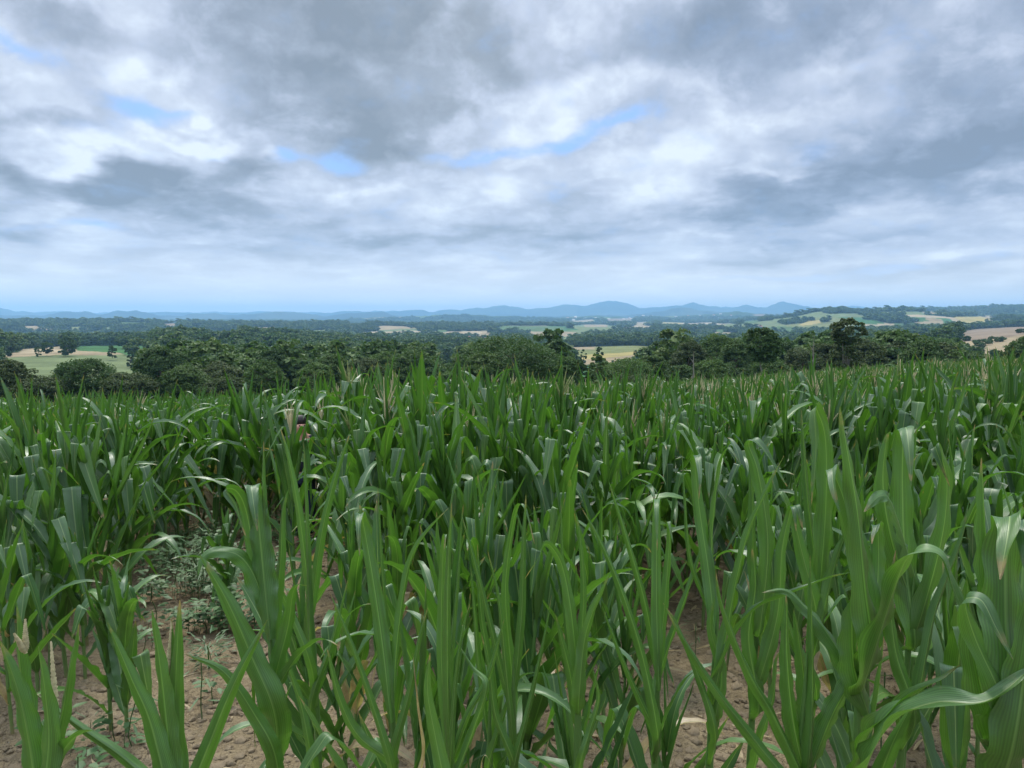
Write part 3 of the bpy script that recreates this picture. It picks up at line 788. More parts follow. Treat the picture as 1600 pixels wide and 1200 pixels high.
TREES = [
 (8, 563, 150, 62, 'dull', 'dark brownish green tree at the left edge of the picture behind the maize'),
 (-50, 570, 150, 80, 'oak', 'dark tree cut by the left edge behind the maize'),
 (62, 590, 142, 70, 'dull', 'low dark bush tree between the left edge tree and the broad tree below the meadow'),
 (128, 560, 150, 100, 'oak', 'broad round oak standing in front of the pale meadow on the left'),
 (198, 583, 146, 85, 'dull', 'rounded olive tree just right of the broad oak on the left'),
 (252, 543, 180, 85, 'oak', 'tall dark tree at the right end of the pale meadow'),
 (292, 570, 150, 80, 'oak', 'dark spreading tree right of the tall dark tree beside the meadow'),
 (340, 566, 165, 80, 'dull', 'olive brown tree in the left woods, one tree left of the pale green one'),
 (352, 588, 140, 66, 'dull', 'small dull bush tree below the left woods'),
 (412, 564, 150, 66, 'light', 'pale green tree in the left woods left of the tall tasselled maize'),
 (425, 545, 195, 60, 'oak', 'dark tree rising behind the pale green tree on the left'),
 (492, 566, 152, 60, 'light', 'yellowish green tree right of the tall tasselled maize on the left'),
 (520, 553, 185, 70, 'oak', 'dark round tree left of centre behind two maize tassels'),
 (470, 560, 200, 60, 'oak', 'dark tree between the two pale green trees on the left'),
 (570, 560, 170, 66, 'dull', 'dull green tree left of centre at the foot of the woods'),
 (602, 547, 185, 62, 'light', 'mid green domed tree left of the big dark tree'),
 (648, 547, 175, 78, 'oak', 'dark domed tree left of the small tan field'),
 (700, 582, 150, 50, 'light', 'light bush below the small tan field'),
 (665, 590, 140, 50, 'dull', 'dull low tree under the dark domed tree'),
 (738, 545, 190, 76, 'oak', 'very dark tree at the left shoulder of the big central tree'),
 (803, 522, 158, 165, 'oak', 'biggest central tree with a broad rounded crown'),
 (762, 552, 150, 75, 'oak', 'lower left bough mass of trees under the biggest central tree'),
 (850, 548, 165, 80, 'oak', 'dark tree joined to the right of the biggest central tree'),
 (866, 543, 210, 50, 'dull', 'rounded tree peeping over the right shoulder of the central trees'),
 (885, 556, 150, 44, 'light', 'small bright yellow green tree beside the dark green field'),
 (908, 562, 190, 34, 'oak', 'small dark tree at the corner of the dark green field'),
 (822, 592, 140, 60, 'oak', 'dark low tree at the foot of the central tree'),
 (935, 553, 150, 32, 'light', 'slim pale green tree right of the dark green field'),
 (975, 560, 150, 90, 'light', 'feathery pale green tree in front of the valley fields'),
 (990, 585, 140, 80, 'dull', 'low olive tree in front of the feathery pale tree'),
 (935, 596, 138, 60, 'oak', 'low dark bush at the foot of the slim pale tree'),
 (1020, 556, 165, 60, 'oak', 'dark tree right of the feathery pale tree'),
 (1035, 534, 240, 60, 'oak', 'round tree on the skyline of the near wood right of centre'),
 (1078, 533, 190, 62, 'dull', 'first tall tree of the wood right of centre'),
 (1066, 570, 150, 62, 'oak', 'dark leafy tree with pale bare stems inside'),
 (1120, 520, 200, 76, 'light', 'mid green tree with a high rounded head in the right wood'),
 (1112, 562, 150, 56, 'light', 'bright leafy tree low at the edge of the right wood'),
 (1150, 532, 180, 60, 'oak', 'dark tree between the high rounded head and the bare trunked tree'),
 (1160, 575, 146, 60, 'oak', 'dark low tree at the foot of the bare trunked tree'),
 (1225, 535, 210, 70, 'oak', 'mid green crown right of the bare trunked tree'),
 (1205, 560, 160, 70, 'light', 'leafy green tree right of the leaning pale trunk'),
 (1255, 545, 180, 70, 'dull', 'brownish green tree left of the dead snag'),
 (1245, 580, 148, 70, 'dull', 'brown green bush at the foot of the dead snag'),
 (1292, 536, 190, 66, 'dull', 'dull tree between the dead snag and the tall ragged tree'),
 (1300, 575, 150, 60, 'dull', 'low dull tree at the foot of the tall ragged tree'),
 (1352, 530, 180, 70, 'dull', 'olive tree right of the tall ragged tree'),
 (1350, 568, 155, 60, 'dull', 'low olive bush right of the tall ragged tree'),
 (1396, 532, 190, 70, 'dull', 'wide olive tree in front of the red roofed farmhouse'),
 (1400, 565, 160, 60, 'oak', 'dark low tree in front of the wide olive tree'),
 (1440, 531, 175, 66, 'oak', 'very dark tree right of the farmhouse view'),
 (1478, 538, 190, 50, 'dull', 'yellowish olive tree at the right end of the wood'),
 (1462, 560, 160, 60, 'oak', 'low dark tree at the right end of the wood'),
 (1512, 553, 190, 56, 'oak', 'dark bushy tree beside the rounded tan field on the right'),
 (1602, 526, 170, 70, 'oak', 'dark tree at the right edge of the picture'),
 (1560, 568, 170, 60, 'oak', 'low dark tree below the rounded tan field'),
 (1650, 545, 170, 90, 'oak', 'dark tree just beyond the right edge'),
]
for i, (px, yt, D, w, kind, lab) in enumerate(TREES):
    tree_from(px, yt, D, w, kind, lab, 100 + i)
FARTREES = [
 (106, 525, 690, 26, 'oak', 'big round solitary oak on the skyline of the left meadow'), (73, 534, 700, 20, 'oak', 'smaller round tree left of the solitary oak'), (60, 542, 690, 12, 'light', 'little bright bush left of the solitary oak'), (14, 548, 700, 8, 'bush', 'tiny dark bush at the far left field edge'),
 (175, 540, 640, 14, 'lone', 'lone tree in the meadow right of the solitary oak'), (198, 525, 1000, 34, 'oak', 'dark grove tree at the edge of the dark green field'), (203, 549, 560, 14, 'bush', 'small bush at the right end of the meadow'), (214, 548, 540, 14, 'bush', 'round bush beside the small bush at the meadow end'), (234, 544, 500, 22, 'bush', 'bigger bush nearest the woods at the meadow end'),
 (937, 542, 560, 12, 'lone', 'lone dark tree standing in the valley field'), (1509, 525, 900, 13, 'bush', 'round bush in the brown field on the right'), (1533, 530, 760, 26, 'bush', 'left clump of bushes below the brown field'), (1556, 526, 800, 26, 'bush', 'right clump of bushes below the brown field'), (1592, 514, 1000, 12, 'bush', 'small bush high on the brown field at the right edge'),
 (898, 546, 700, 9, 'bush', 'tiny bush at the left end of the valley field'), (912, 546, 640, 10, 'bush', 'second tiny bush in the valley field'), (700, 563, 520, 16, 'bush', 'bush standing on the small tan field'),
 (1415, 521, 1250, 9, 'bush', 'bush on the left of the red roofed farmhouse'), (1443, 521, 1300, 10, 'oak', 'tree right of the red roofed farmhouse'), (326, 522, 720, 26, 'oak', 'dark tree standing clear of the left ridge forest'), (298, 525, 900, 24, 'oak', 'dark tree on the left ridge near the green field'),
]
for i, (px, yt, D, w, kind, lab) in enumerate(FARTREES):
    tree_from(px, yt, D, w, kind, lab, 300 + i, name='bush' if kind == 'bush' else 'broadleaf_tree', cat='bush' if kind == 'bush' else 'tree', group='single trees and bushes in the fields')

# trees with bare trunks, and the dead snag
def special(px, ytop, D, kind, label, seed):
    rng = np.random.default_rng(seed)
    x = (px - 800) / F * D; g = gz(x, D); h = EYE - (ytop - 500) / F * D - g
    e = obj({'snag': 'dead_tree'}.get(kind, 'broadleaf_tree'), None, loc=(x, D, g), label=label, cat='dead tree' if kind == 'snag' else 'tree', group='tall bare stemmed trees of the right wood')
    k = D / F * .72
    mb = MB()
    if kind == 'bare':
        pts = np.array([[3 * k + 0, 0, -.3], [2 * k, 0, h * .25], [-5 * k, 0, h * .45], [-8 * k, 0, h * .62], [-7 * k, 0, h * .8], [-3 * k, 0, h * .93]])
        st = mb.tube(pts, np.array([2.6, 2.0, 1.7, 1.4, 1.0, .5]) * k, 8)
        mb.tube(np.array([[-8 * k, 0, h * .62], [-12 * k, .3, h * .70], [-16 * k, .2, h * .76]]), np.array([1.2, .8, .5]) * k, 5, weld=24)
        mb.tube(np.array([[-7 * k, 0, h * .66], [2 * k, .3, h * .78], [10 * k, .2, h * .85]]), np.array([1.1, .8, .4]) * k, 5, weld=25)
        obj('trunk', mb.out('trunk', [M_PALEBARK]), e)
        C, Rr = crown_points(rng, h * .48, h, 36 * k, 130, 'round', .24)
        V, Q = leaf_clumps(rng, C, Rr, 62, .26)
        obj('crown', mesh('crown', V, Q, smooth=False, mats=[M_OAK]), e)
    elif kind == 'snag':
        pts = np.array([[-1 * k, 0, -.3], [1 * k, 0, h * .3], [-1 * k, 0, h * .55], [-2 * k, 0, h * .78], [-1 * k, 0, h]])
        mb.tube(pts, np.array([2.6, 2.0, 1.5, 1.0, .35]) * k, 8)
        mb.tube(np.array([[-2 * k, 0, h * .74], [-5 * k, .2, h * .80], [-10 * k, .3, h * .86]]), np.array([.9, .6, .25]) * k, 5, weld=24)
        for i in range(13):
            s = rng.uniform(.08, .4); a = rng.uniform(-1, 1); L = rng.uniform(3, 9) * k
            mb.tube(np.array([[0, 0, h * s], [-L * .6, a, h * s + L * .7], [-L, a * 1.3, h * s - L * rng.uniform(-.3, .6)]]), np.array([.55, .4, .15]) * k, 4, weld=8 * (1 + i % 2))
        obj('trunk', mb.out('trunk', [M_PALEBARK]), e)
    else:
        for dx, top in ((-4, .85), (2, .97), (7, .8)):
            pts = np.array([[dx * .3 * k, 0, -.3], [dx * .7 * k, 0, h * .4], [dx * 1.3 * k, 0, h * .65], [dx * 2 * k, 0, h * top]])
            mb.tube(pts, np.array([2.0, 1.5, 1.0, .4]) * k, 7, weld=None if dx == -4 else 0)
        mb.tube(np.array([[8 * k, 0, h * .3], [16 * k, .3, h * .45], [22 * k, .3, h * .55]]), np.array([1.0, .7, .2]) * k, 5, weld=7)
        obj('trunk', mb.out('trunk', [M_PALEBARK]), e)
        C1, R1 = crown_points(rng, h * .58, h, 36 * k, 80, 'round', .23)
        C2, R2 = crown_points(rng, h * .12, h * .70, 30 * k, 70, 'tall', .23)
        V, Q = leaf_clumps(rng, np.concatenate([C1, C2]), np.concatenate([R1, R2]), 56, .25)
        obj('crown', mesh('crown', V, Q, smooth=False, mats=[M_BROWNISH]), e)
special(1192, 512, 140, 'bare', 'tree with a leaning pale bare trunk under a flat dark crown', 1)
special(1272, 526, 138, 'snag', 'dead grey snag with broken twigs rising from the wood', 2)
special(1320, 497, 142, 'ragged', 'tallest ragged tree breaking the skyline on the right', 3)
special(1085, 548, 140, 'snag', 'thin grey bare stem inside the dark wood right of centre', 4)

# ------------------------------------------------------------------ maize
def strip(C, B, N, s, W, fold, wave, rng, nc=7, flat=None):
    """leaf surface along a centre line; C, B, N are (n,3); returns vertices, faces, uv"""
    n = len(C)
    prof = (0.50 + 0.50 * sstep(0, 0.22, s)) * np.clip(1 - s ** 2.4, 0, 1) ** 0.8
    w = W * np.maximum(prof, 0.02)
    fo = np.full(n, fold) if flat is None else fold * flat
    fo = fo + (math.radians(75) - fo) * np.exp(-(s / 0.05) ** 2) * 0.6
    c = np.linspace(-1, 1, nc)
    ph = rng.uniform(0, 6.28, 2); fr_ = rng.uniform(4, 8)
    V = np.empty((n, nc, 3))
    for k, cc in enumerate(c):
        wv = wave * np.sin(s * fr_ * 6.28 * (1 + .1 * cc) + ph[int(cc > 0)]) * cc * cc * np.clip(1.15 - s, 0, 1) * np.clip(s * 6, 0, 1)
        a = np.abs(cc)
        ang = fo * (0.75 + 0.25 * a)
        V[:, k] = C + B * (cc * w / 2 * np.cos(ang))[:, None] + N * (a * w / 2 * np.sin(ang) + wv)[:, None]
    i = np.arange(n - 1)[:, None] * nc; j = np.arange(nc - 1)[None]
    Q = np.stack([i + j, i + nc + j, i + nc + j + 1, i + j + 1], -1).reshape(-1, 4)
    uv = np.stack([np.tile((c + 1) / 2, n), np.repeat(s, nc)], 1)
    return V.reshape(-1, 3), Q, uv
def gen_leaf(rng, L, W, kind, ns, nc, th0, z0, az, r0=0.012):
    s = np.linspace(0, 1, ns)
    sk = rng.uniform(0.42, 0.68)
    flat = None
    if kind == 'kink':
        s = np.sort(np.concatenate([np.linspace(0, 1, ns - 4), sk + np.array([-.018, -.006, .006, .018])]))
        th1 = rng.uniform(R(135), R(172))
        t = th0 + R(6) * s + (th1 - th0) * sstep(sk - .025, sk + .025, s)
        flat = 1 - .92 * np.exp(-((s - sk) / .07) ** 2); fold = R(rng.uniform(14, 32))
    elif kind == 'arch':
        th1 = rng.uniform(R(85), R(155)); p = rng.uniform(1.6, 3.2)
        t = th0 + (th1 - th0) * s ** p; fold = R(rng.uniform(12, 30))
    else:
        t = th0 + R(rng.uniform(-8, 10)) * s ** 2; fold = R(rng.uniform(48, 78))
        if kind == 'blade': fold = R(rng.uniform(22, 40))
    ph = rng.normal(0, .25) * s ** 2
    T = np.stack([np.sin(t) * np.cos(ph), np.sin(t) * np.sin(ph), np.cos(t)], 1)
    ds = np.diff(s, prepend=0)[:, None] * L
    C = np.cumsum(T * ds, 0) + np.array([r0, 0, 0])
    B = np.stack([-np.sin(ph), np.cos(ph), 0 * ph], 1)
    N = np.cross(T, B)
    tw = rng.normal(0, .35) * s + (rng.normal(0, .9) * s ** 2 if kind in ('spear', 'blade') else 0)
    B2 = B * np.cos(tw)[:, None] + N * np.sin(tw)[:, None]; N2 = np.cross(T, B2)
    V, Q, uv = strip(C, B2, N2, s, W, fold, 0.10 * W, rng, nc, flat)
    ca, sa = math.cos(az), math.sin(az)
    V = np.stack([V[:, 0] * ca - V[:, 1] * sa, V[:, 0] * sa + V[:, 1] * ca, V[:, 2] + z0], 1)
    return V, Q, uv
def tassel_geo(rng, mb, z, L=0.26, nb=6, k=6, nseg=14, r=0.006):
    def branch(p0, d, l, w=None):
        t = np.linspace(0, 1, nseg)[:, None]
        p = p0 + d * l * t + np.array([0, 0, -1]) * 0.10 * l * t ** 2 * (1 - d[2])
        rr = r * (0.45 + 0.55 * np.abs(np.sin(t[:, 0] * nseg * 1.3 + rng.uniform(0, 3)))) * np.clip(1.3 - t[:, 0], .3, 1) * (0.5 + 0.5 * sstep(0, .2, t[:, 0]))
        return mb.tube(p, rr, k, weld=w)
    z = np.array([z[0], z[1], z[2]], float)
    lean = rng.normal(0, .08, 2)
    m = branch(z, np.array([lean[0], lean[1], 1.0]), L)
    for i in range(nb):
        a = rng.uniform(0, 6.28); o = rng.uniform(.12, .55)
        b = z + np.array([lean[0], lean[1], 1.0]) * L * .03 * i
        branch(b, np.array([math.cos(a) * o, math.sin(a) * o, math.sqrt(1 - o * o)]), L * rng.uniform(.55, .85), m)
def plant_spec(seed, H=1.5, tassel=False, mode='mix'):
    """leaf list of one plant: (kind, length, width, start angle, height, azimuth)"""
    rng = np.random.default_rng(seed)
    n = int(rng.integers(8, 12)); a0 = rng.uniform(0, 6.28); lv = []
    for i in range(n):
        f = i / (n - 1)
        z0 = H * (0.13 + 0.50 * f + rng.normal(0, .012))
        az = a0 + math.pi * (i % 2) + rng.normal(0, .30)
        L = H * (0.26 + 0.30 * math.sin(math.pi * min(1, .25 + f * .72))) * rng.uniform(.85, 1.15)
        Wd = (0.060 + 0.040 * math.sin(math.pi * min(1, .2 + f * .75))) * rng.uniform(.85, 1.15)
        th0 = R(rng.uniform(18, 46)) * (1 - .5 * f)
        q = rng.uniform()
        if f > .8: kind = 'spear' if q < .35 else ('kink' if q < .8 else 'blade')
        elif f > .3: kind = 'kink' if q < .50 else ('arch' if q < .82 else ('spear' if q < .90 else 'blade'))
        else: kind = 'arch' if q < .5 else ('kink' if q < .72 else 'blade')
        if kind == 'spear': Wd *= .75
        lv.append((kind, L, Wd, th0, z0, az, f < .12 and rng.uniform() < .3))
    for i in range(3):                      # the whorl
        az = a0 + 2.1 * i + rng.normal(0, .3)
        lv.append((('kink', 'arch', 'spear', 'kink', 'spear')[int(rng.integers(0, 5))], H * rng.uniform(.26, .38), 0.060 * rng.uniform(.7, 1.2), R(rng.uniform(2, 13)), H * (.60 + .02 * i), az, False))
    return rng, lv, tassel
def stalk_geo(mb, H, top=.66, r=.011, k=8, nseg=18, bend=(0, 0)):
    z = np.linspace(-.03, H * top, nseg); t = np.clip(z / (H * top), 0, 1)
    p = np.stack([bend[0] * t ** 2, bend[1] * t ** 2, z], 1)
    rr = r * (1 - .45 * t) * (1 + .16 * (np.arange(nseg) % 3 == 0))
    rr[-2:] *= (.6, .02)
    mb.tube(p, rr, k)
def build_plant(seed, H, tassel, ns=22, nc=7):
    """returns the meshes (stalk, [leaf...], tassel) of one plant"""
    rng, lv, ta = plant_spec(seed, H, tassel)
    mb = MB(); stalk_geo(mb, H, top=.75 if tassel else .66)
    st = mb.out('stalk', [M_STALK])
    leaves = []
    for kind, L, Wd, th0, z0, az, dry in lv:
        V, Q, uv = gen_leaf(rng, L, Wd, kind, ns, nc, th0, z0, az)
        leaves.append(mesh('leaf', V, Q, uv=uv, mats=[M_DRY if dry else M_LEAF]))
    tm = None
    if tassel:
        m2 = MB(); tassel_geo(rng, m2, (0, 0, H * .74), L=H * rng.uniform(.12, .17), nb=int(rng.integers(3, 8)), r=.0075)
        tm = m2.out('tassel', [M_TASSEL if rng.uniform() < .7 else M_GTASSEL])
    return st, leaves, tm
def place_plant(meshes, loc, rz, sc, label, group, tilt=(0, 0)):
    st, leaves, tm = meshes
    e = obj('maize_plant', None, loc=loc, label=label, cat='maize plant', group=group)
    e.rotation_euler = (tilt[0], tilt[1], rz); e.scale = (sc, sc, sc)
    obj('stalk', st, e)
    for l in leaves: obj('leaf', l, e)
    if tm: obj('tassel', tm, e)
    return e

# --- plants right in front, drawn leaf by leaf: points (pixel x, pixel y, metres away)
def catmull(P, n):
    P = np.asarray(P, float); P = np.vstack([2 * P[0] - P[1], P, 2 * P[-1] - P[-2]])
    m = len(P) - 3; out_ = []
    for i in range(m):
        t = np.linspace(0, 1, n, endpoint=(i == m - 1))[:, None]
        a, b, c, d = P[i:i + 4]
        out_.append(.5 * (2 * b + (c - a) * t + (2 * a - 5 * b + 4 * c - d) * t ** 2 + (3 * b - a - 3 * c + d) * t ** 3))
    return np.vstack(out_)
HG = 'maize plants nearest to the viewer'
def hero(label, D, x0, top, leaves, tassels=(), seed=0, r=.013, group=HG):
    rng = np.random.default_rng(900 + seed)
    bx = (x0 - 800) / F * D; g = gz(bx, D)
    e = obj('maize_plant', None, loc=(bx, D, g), label=label, cat='maize plant', group=group)
    o0 = Vector((bx, D, g))
    T_ = unproj(top[0], top[1], D) - o0
    mb = MB(); t = np.linspace(-.03, 1, 20)[:, None]
    P = t * np.array([T_.x * .3, T_.y * .3, T_.z]) + t ** 2 * np.array([T_.x * .7, T_.y * .7, 0])
    rr = r * (1 - .45 * np.clip(t[:, 0], 0, 1)) * (1 + .15 * (np.arange(20) % 3 == 0)); rr[-3:] *= (.7, .4, .02)
    mb.tube(P, rr, 10)
    obj('stalk', mb.out('stalk', [M_STALK]), e)
    for lf in leaves:
        pts, Wd, fold, ro = lf[:4]; tw = lf[4] if len(lf) > 4 else 0; dry = len(lf) > 5
        # start every leaf on the stalk
        P3 = [np.array(unproj(a, b, c) - o0) for a, b, c in pts]
        zb = P3[0][2]; tb = np.clip(zb / max(T_.z, .1), 0, 1)
        base = np.array([T_.x * .3 * tb + T_.x * .7 * tb ** 2, T_.y * .3 * tb + T_.y * .7 * tb ** 2, min(zb, T_.z)])
        low = base - np.array([0, 0, .10])
        if np.linalg.norm(P3[0] - base) > .03:
            zz = max(.08, zb - np.linalg.norm((P3[0] - base)[:2]) * 1.6)
            tb = np.clip(zz / T_.z, 0, 1)
            P3 = [np.array([T_.x * .3 * tb + T_.x * .7 * tb ** 2, T_.y * .3 * tb + T_.y * .7 * tb ** 2, min(zz, T_.z)])] + P3
        C = catmull(P3, 9)
        seg = np.linalg.norm(np.diff(C, axis=0), axis=1); s = np.concatenate([[0], np.cumsum(seg)]); s /= s[-1]
        T = np.gradient(C, axis=0); T /= np.linalg.norm(T, axis=1)[:, None] + 1e-9
        view = np.array([0, 1., 0])
        B0 = np.cross(view, T[min(9, len(T) - 1)]); B0 /= np.linalg.norm(B0)
        a = R(ro); N0 = np.cross(T[min(9, len(T) - 1)], B0)
        b = B0 * math.cos(a) + N0 * math.sin(a)
        Bs = []
        for k in range(len(C)):
            b = b - T[k] * np.dot(b, T[k]); b = b / np.linalg.norm(b); Bs.append(b.copy())
        B = np.array(Bs); N = np.cross(T, B)
        th_ = R(tw) * s
        B2 = B * np.cos(th_)[:, None] + N * np.sin(th_)[:, None]; N2 = np.cross(T, B2)
        # flatten the fold where the leaf bends sharply
        cur = np.linalg.norm(np.gradient(T, axis=0), axis=1)
        flat = 1 - .85 * np.clip(np.convolve(cur, np.ones(5) / 5, 'same') * 2.2, 0, 1)
        if 480 < x0 < 1150: Wd = Wd * .62
        V, Q, uv = strip(C, B2, N2, s, Wd, R(fold), .15 * Wd, rng, 11, flat)
        obj('leaf', mesh('leaf', V, Q, uv=uv, mats=[M_DRY if dry else M_LEAF]), e)
    for (px, y0, y1, dd, nb) in tassels:
        m2 = MB(); p0 = np.array(unproj(px, y0, dd) - o0); Lt = (y0 - y1) / F * dd
        tassel_geo(rng, m2, p0, L=Lt, nb=nb, k=8, nseg=42, r=.0065)
        obj('tassel', m2.out('tassel', [M_TASSEL]), e)
    return e
def V_(pts, D, dep=None):
    dep = dep if dep is not None else [0] * len(pts)
    return [(a, b, D + c) for (a, b), c in zip(pts, dep)]
hero('tall maize plant with a high spear leaf and a broad leaf drooping right', 1.55, 1362, (1350, 930), [
 (V_([(1362, 1010), (1352, 920), (1340, 800), (1324, 705), (1312, 635)], 1.5), .062, 38, 15),
 (V_([(1360, 1040), (1385, 960), (1405, 900), (1420, 870), (1440, 862), (1468, 868), (1484, 905), (1503, 950), (1520, 982)], 1.5, [0, -.02, -.03, -.05, -.07, -.09, -.11, -.13, -.14]), .080, 16, 35),
 (V_([(1362, 1000), (1352, 900), (1322, 790), (1304, 742), (1300, 733), (1303, 765), (1312, 800)], 1.52, [0, .02, .03, .03, .0, -.04, -.06]), .055, 25, -10),
 (V_([(1364, 990), (1372, 900), (1372, 830), (1370, 822), (1362, 850)], 1.56, [0, .05, .06, .03, -.0]), .045, 20, 0),
 (V_([(1358, 1150), (1395, 1115), (1440, 1078), (1475, 1060), (1500, 1040)], 1.45, [0, -.05, -.08, -.1, -.1]), .055, 55, 60),
 (V_([(1356, 1195), (1400, 1125), (1460, 1098), (1530, 1098), (1575, 1075), (1625, 1030)], 1.42, [0, -.05, -.1, -.15, -.15, -.15]), .090, 30, 55),
 (V_([(1364, 980), (1350, 870), (1330, 760), (1316, 690)], 1.58), .050, 60, 0),
 (V_([(1356, 1160), (1345, 1080), (1290, 985), (1250, 940), (1225, 922), (1190, 926)], 1.6, [0, .0, .02, .05, .06, .06]), .055, 40, 30),
 (V_([(1358, 1120), (1335, 1040), (1332, 960), (1340, 920)], 1.56), .07, 40, 10)], seed=1)
hero('broad leaved maize plant filling the right edge of the picture', 1.35, 1580, (1575, 900), [
 (V_([(1578, 1100), (1572, 960), (1572, 860), (1575, 816), (1578, 808), (1574, 840), (1562, 905)], 1.3, [0, .03, .04, .03, -.02, -.06, -.09]), .095, 16, 5),
 (V_([(1580, 1050), (1596, 930), (1600, 840), (1600, 812), (1602, 830), (1606, 900)], 1.34, [0, .06, .08, .06, .0, -.03]), .09, 18, 10),
 (V_([(1576, 1060), (1552, 950), (1540, 830), (1534, 715)], 1.36), .05, 42, 20),
 (V_([(1574, 1120), (1525, 1000), (1508, 945), (1515, 934), (1535, 940), (1556, 980), (1583, 1030)], 1.3, [0, 0, -.02, -.04, -.06, -.08, -.1]), .055, 18, 30),
 (V_([(1574, 1190), (1535, 1080), (1515, 960), (1510, 900)], 1.4), .07, 35, 5),
 (V_([(1580, 1180), (1600, 1060), (1610, 960), (1606, 900)], 1.28), .09, 25, 0),
 (V_([(1576, 1195), (1560, 1090), (1556, 1000), (1548, 930)], 1.42), .07, 35, 0)], seed=2, r=.014)
hero('maize plant with one long leaf slanting up right, in right foreground', 1.95, 1118, (1120, 960), [
 (V_([(1118, 1080), (1135, 990), (1152, 900), (1175, 815), (1225, 712)], 1.9), .058, 40, 20),
 (V_([(1120, 1020), (1108, 900), (1092, 790), (1086, 722), (1090, 714), (1094, 745), (1092, 780)], 1.95, [0, .05, .08, .08, .03, -.02, -.04]), .062, 16, 0),
 (V_([(1120, 1000), (1112, 860), (1122, 745), (1135, 702), (1146, 708), (1160, 733)], 2.0, [0, .02, .03, .0, -.03, -.05]), .045, 25, 40),
 (V_([(1120, 1060), (1145, 1000), (1180, 952), (1225, 932), (1290, 905), (1332, 894)], 1.9, [0, -.02, -.05, -.07, -.08, -.08]), .052, 52, 60),
 (V_([(1118, 1150), (1100, 1080), (1060, 980), (1042, 950)], 1.9), .05, 45, 10),
 (V_([(1118, 980), (1080, 880), (1070, 780), (1066, 705)], 2.02), .04, 60, 0),
 (V_([(1118, 1120), (1128, 1050), (1110, 980), (1118, 930)], 1.93), .07, 35, 0)], seed=3)
hero('maize plant with two stiff leaves slanting to upper left, right foreground', 1.6, 1262, (1262, 1010), [
 (V_([(1262, 1240), (1215, 1130), (1170, 1050), (1130, 950), (1118, 890)], 1.6), .045, 58, 10),
 (V_([(1258, 1260), (1190, 1170), (1120, 1080), (1075, 1010), (1036, 942)], 1.55), .048, 55, 15),
 (V_([(1264, 1190), (1270, 1080), (1268, 960), (1266, 868)], 1.6), .040, 60, 0),
 (V_([(1262, 1230), (1240, 1130), (1230, 1030), (1229, 930)], 1.62), .055, 50, 0),
 (V_([(1264, 1210), (1300, 1120), (1330, 1060), (1340, 1000)], 1.65), .06, 40, 0),
 (V_([(1262, 1200), (1258, 1080), (1248, 1000), (1240, 950)], 1.66), .05, 50, 0)], seed=4)
hero('maize plant with a pale folded leaf top and long leaf leaning left, right of centre', 1.95, 1030, (1030, 1000), [
 (V_([(1030, 1080), (1026, 950), (1026, 850), (1026, 790), (1027, 781), (1026, 800), (1027, 860)], 1.95, [0, .03, .05, .05, .0, -.05, -.08]), .050, 14, 0),
 (V_([(1028, 1150), (1005, 1030), (970, 920), (935, 840), (908, 792)], 1.9), .055, 42, 12),
 (V_([(1030, 1070), (1012, 960), (985, 860), (950, 748)], 2.0), .050, 48, 5),
 (V_([(1030, 1160), (985, 1060), (955, 985), (940, 945)], 1.95), .045, 50, 10),
 (V_([(1030, 1040), (1040, 930), (1046, 840), (1045, 815), (1052, 850)], 2.0, [0, .02, .03, .0, -.04]), .045, 22, 10),
 (V_([(1030, 1150), (1060, 1080), (1085, 1050), (1105, 1060)], 1.92), .045, 22, 50),
 (V_([(1030, 1060), (1062, 960), (1090, 880), (1112, 800)], 2.05), .05, 50, 5)], seed=5)
hero('maize plant whose small pale leaf tip folds over to the left, centre foreground', 1.75, 905, (905, 1000), [
 (V_([(905, 1080), (893, 960), (880, 890), (866, 860), (852, 850), (842, 872), (820, 905)], 1.75, [0, .0, .0, -.02, -.04, -.06, -.07]), .050, 22, 15),
 (V_([(905, 1090), (912, 1010), (925, 960), (955, 893)], 1.72), .060, 30, 5, 25),
 (V_([(904, 1120), (888, 1010), (880, 900), (876, 770)], 1.8), .038, 60, 0),
 (V_([(906, 1195), (922, 1140), (935, 1090), (925, 1040)], 1.7), .04, 45, 0),
 (V_([(904, 1150), (892, 1060), (878, 1000), (868, 960)], 1.78), .055, 45, 0),
 (V_([(904, 1060), (912, 930), (905, 830), (898, 795)], 1.85), .045, 40, 0)], seed=6)
hero('bundle of stiff rolled spear leaves standing in the centre foreground', 1.5, 702, (702, 1050), [
 (V_([(702, 1190), (699, 1050), (700, 900), (706, 785)], 1.5), .055, 55, 8),
 (V_([(704, 1180), (712, 1060), (722, 990), (735, 940)], 1.48), .035, 62, 0),
 (V_([(700, 1190), (690, 1040), (690, 930), (693, 850), (696, 836), (694, 862)], 1.53, [0, .02, .03, .02, -.02, -.04]), .040, 25, 0),
 (V_([(698, 1240), (680, 1150), (668, 1080), (672, 1020)], 1.45), .065, 32, 5),
 (V_([(706, 1230), (740, 1140), (760, 1070), (738, 1040), (712, 1000)], 1.5, [0, 0, 0, .03, .04]), .04, 50, 20),
 (V_([(702, 1180), (705, 1040), (716, 900), (722, 800)], 1.55), .036, 64, 0),
 (V_([(702, 1200), (730, 1120), (762, 1060), (790, 960)], 1.53), .04, 58, 0)], seed=7)
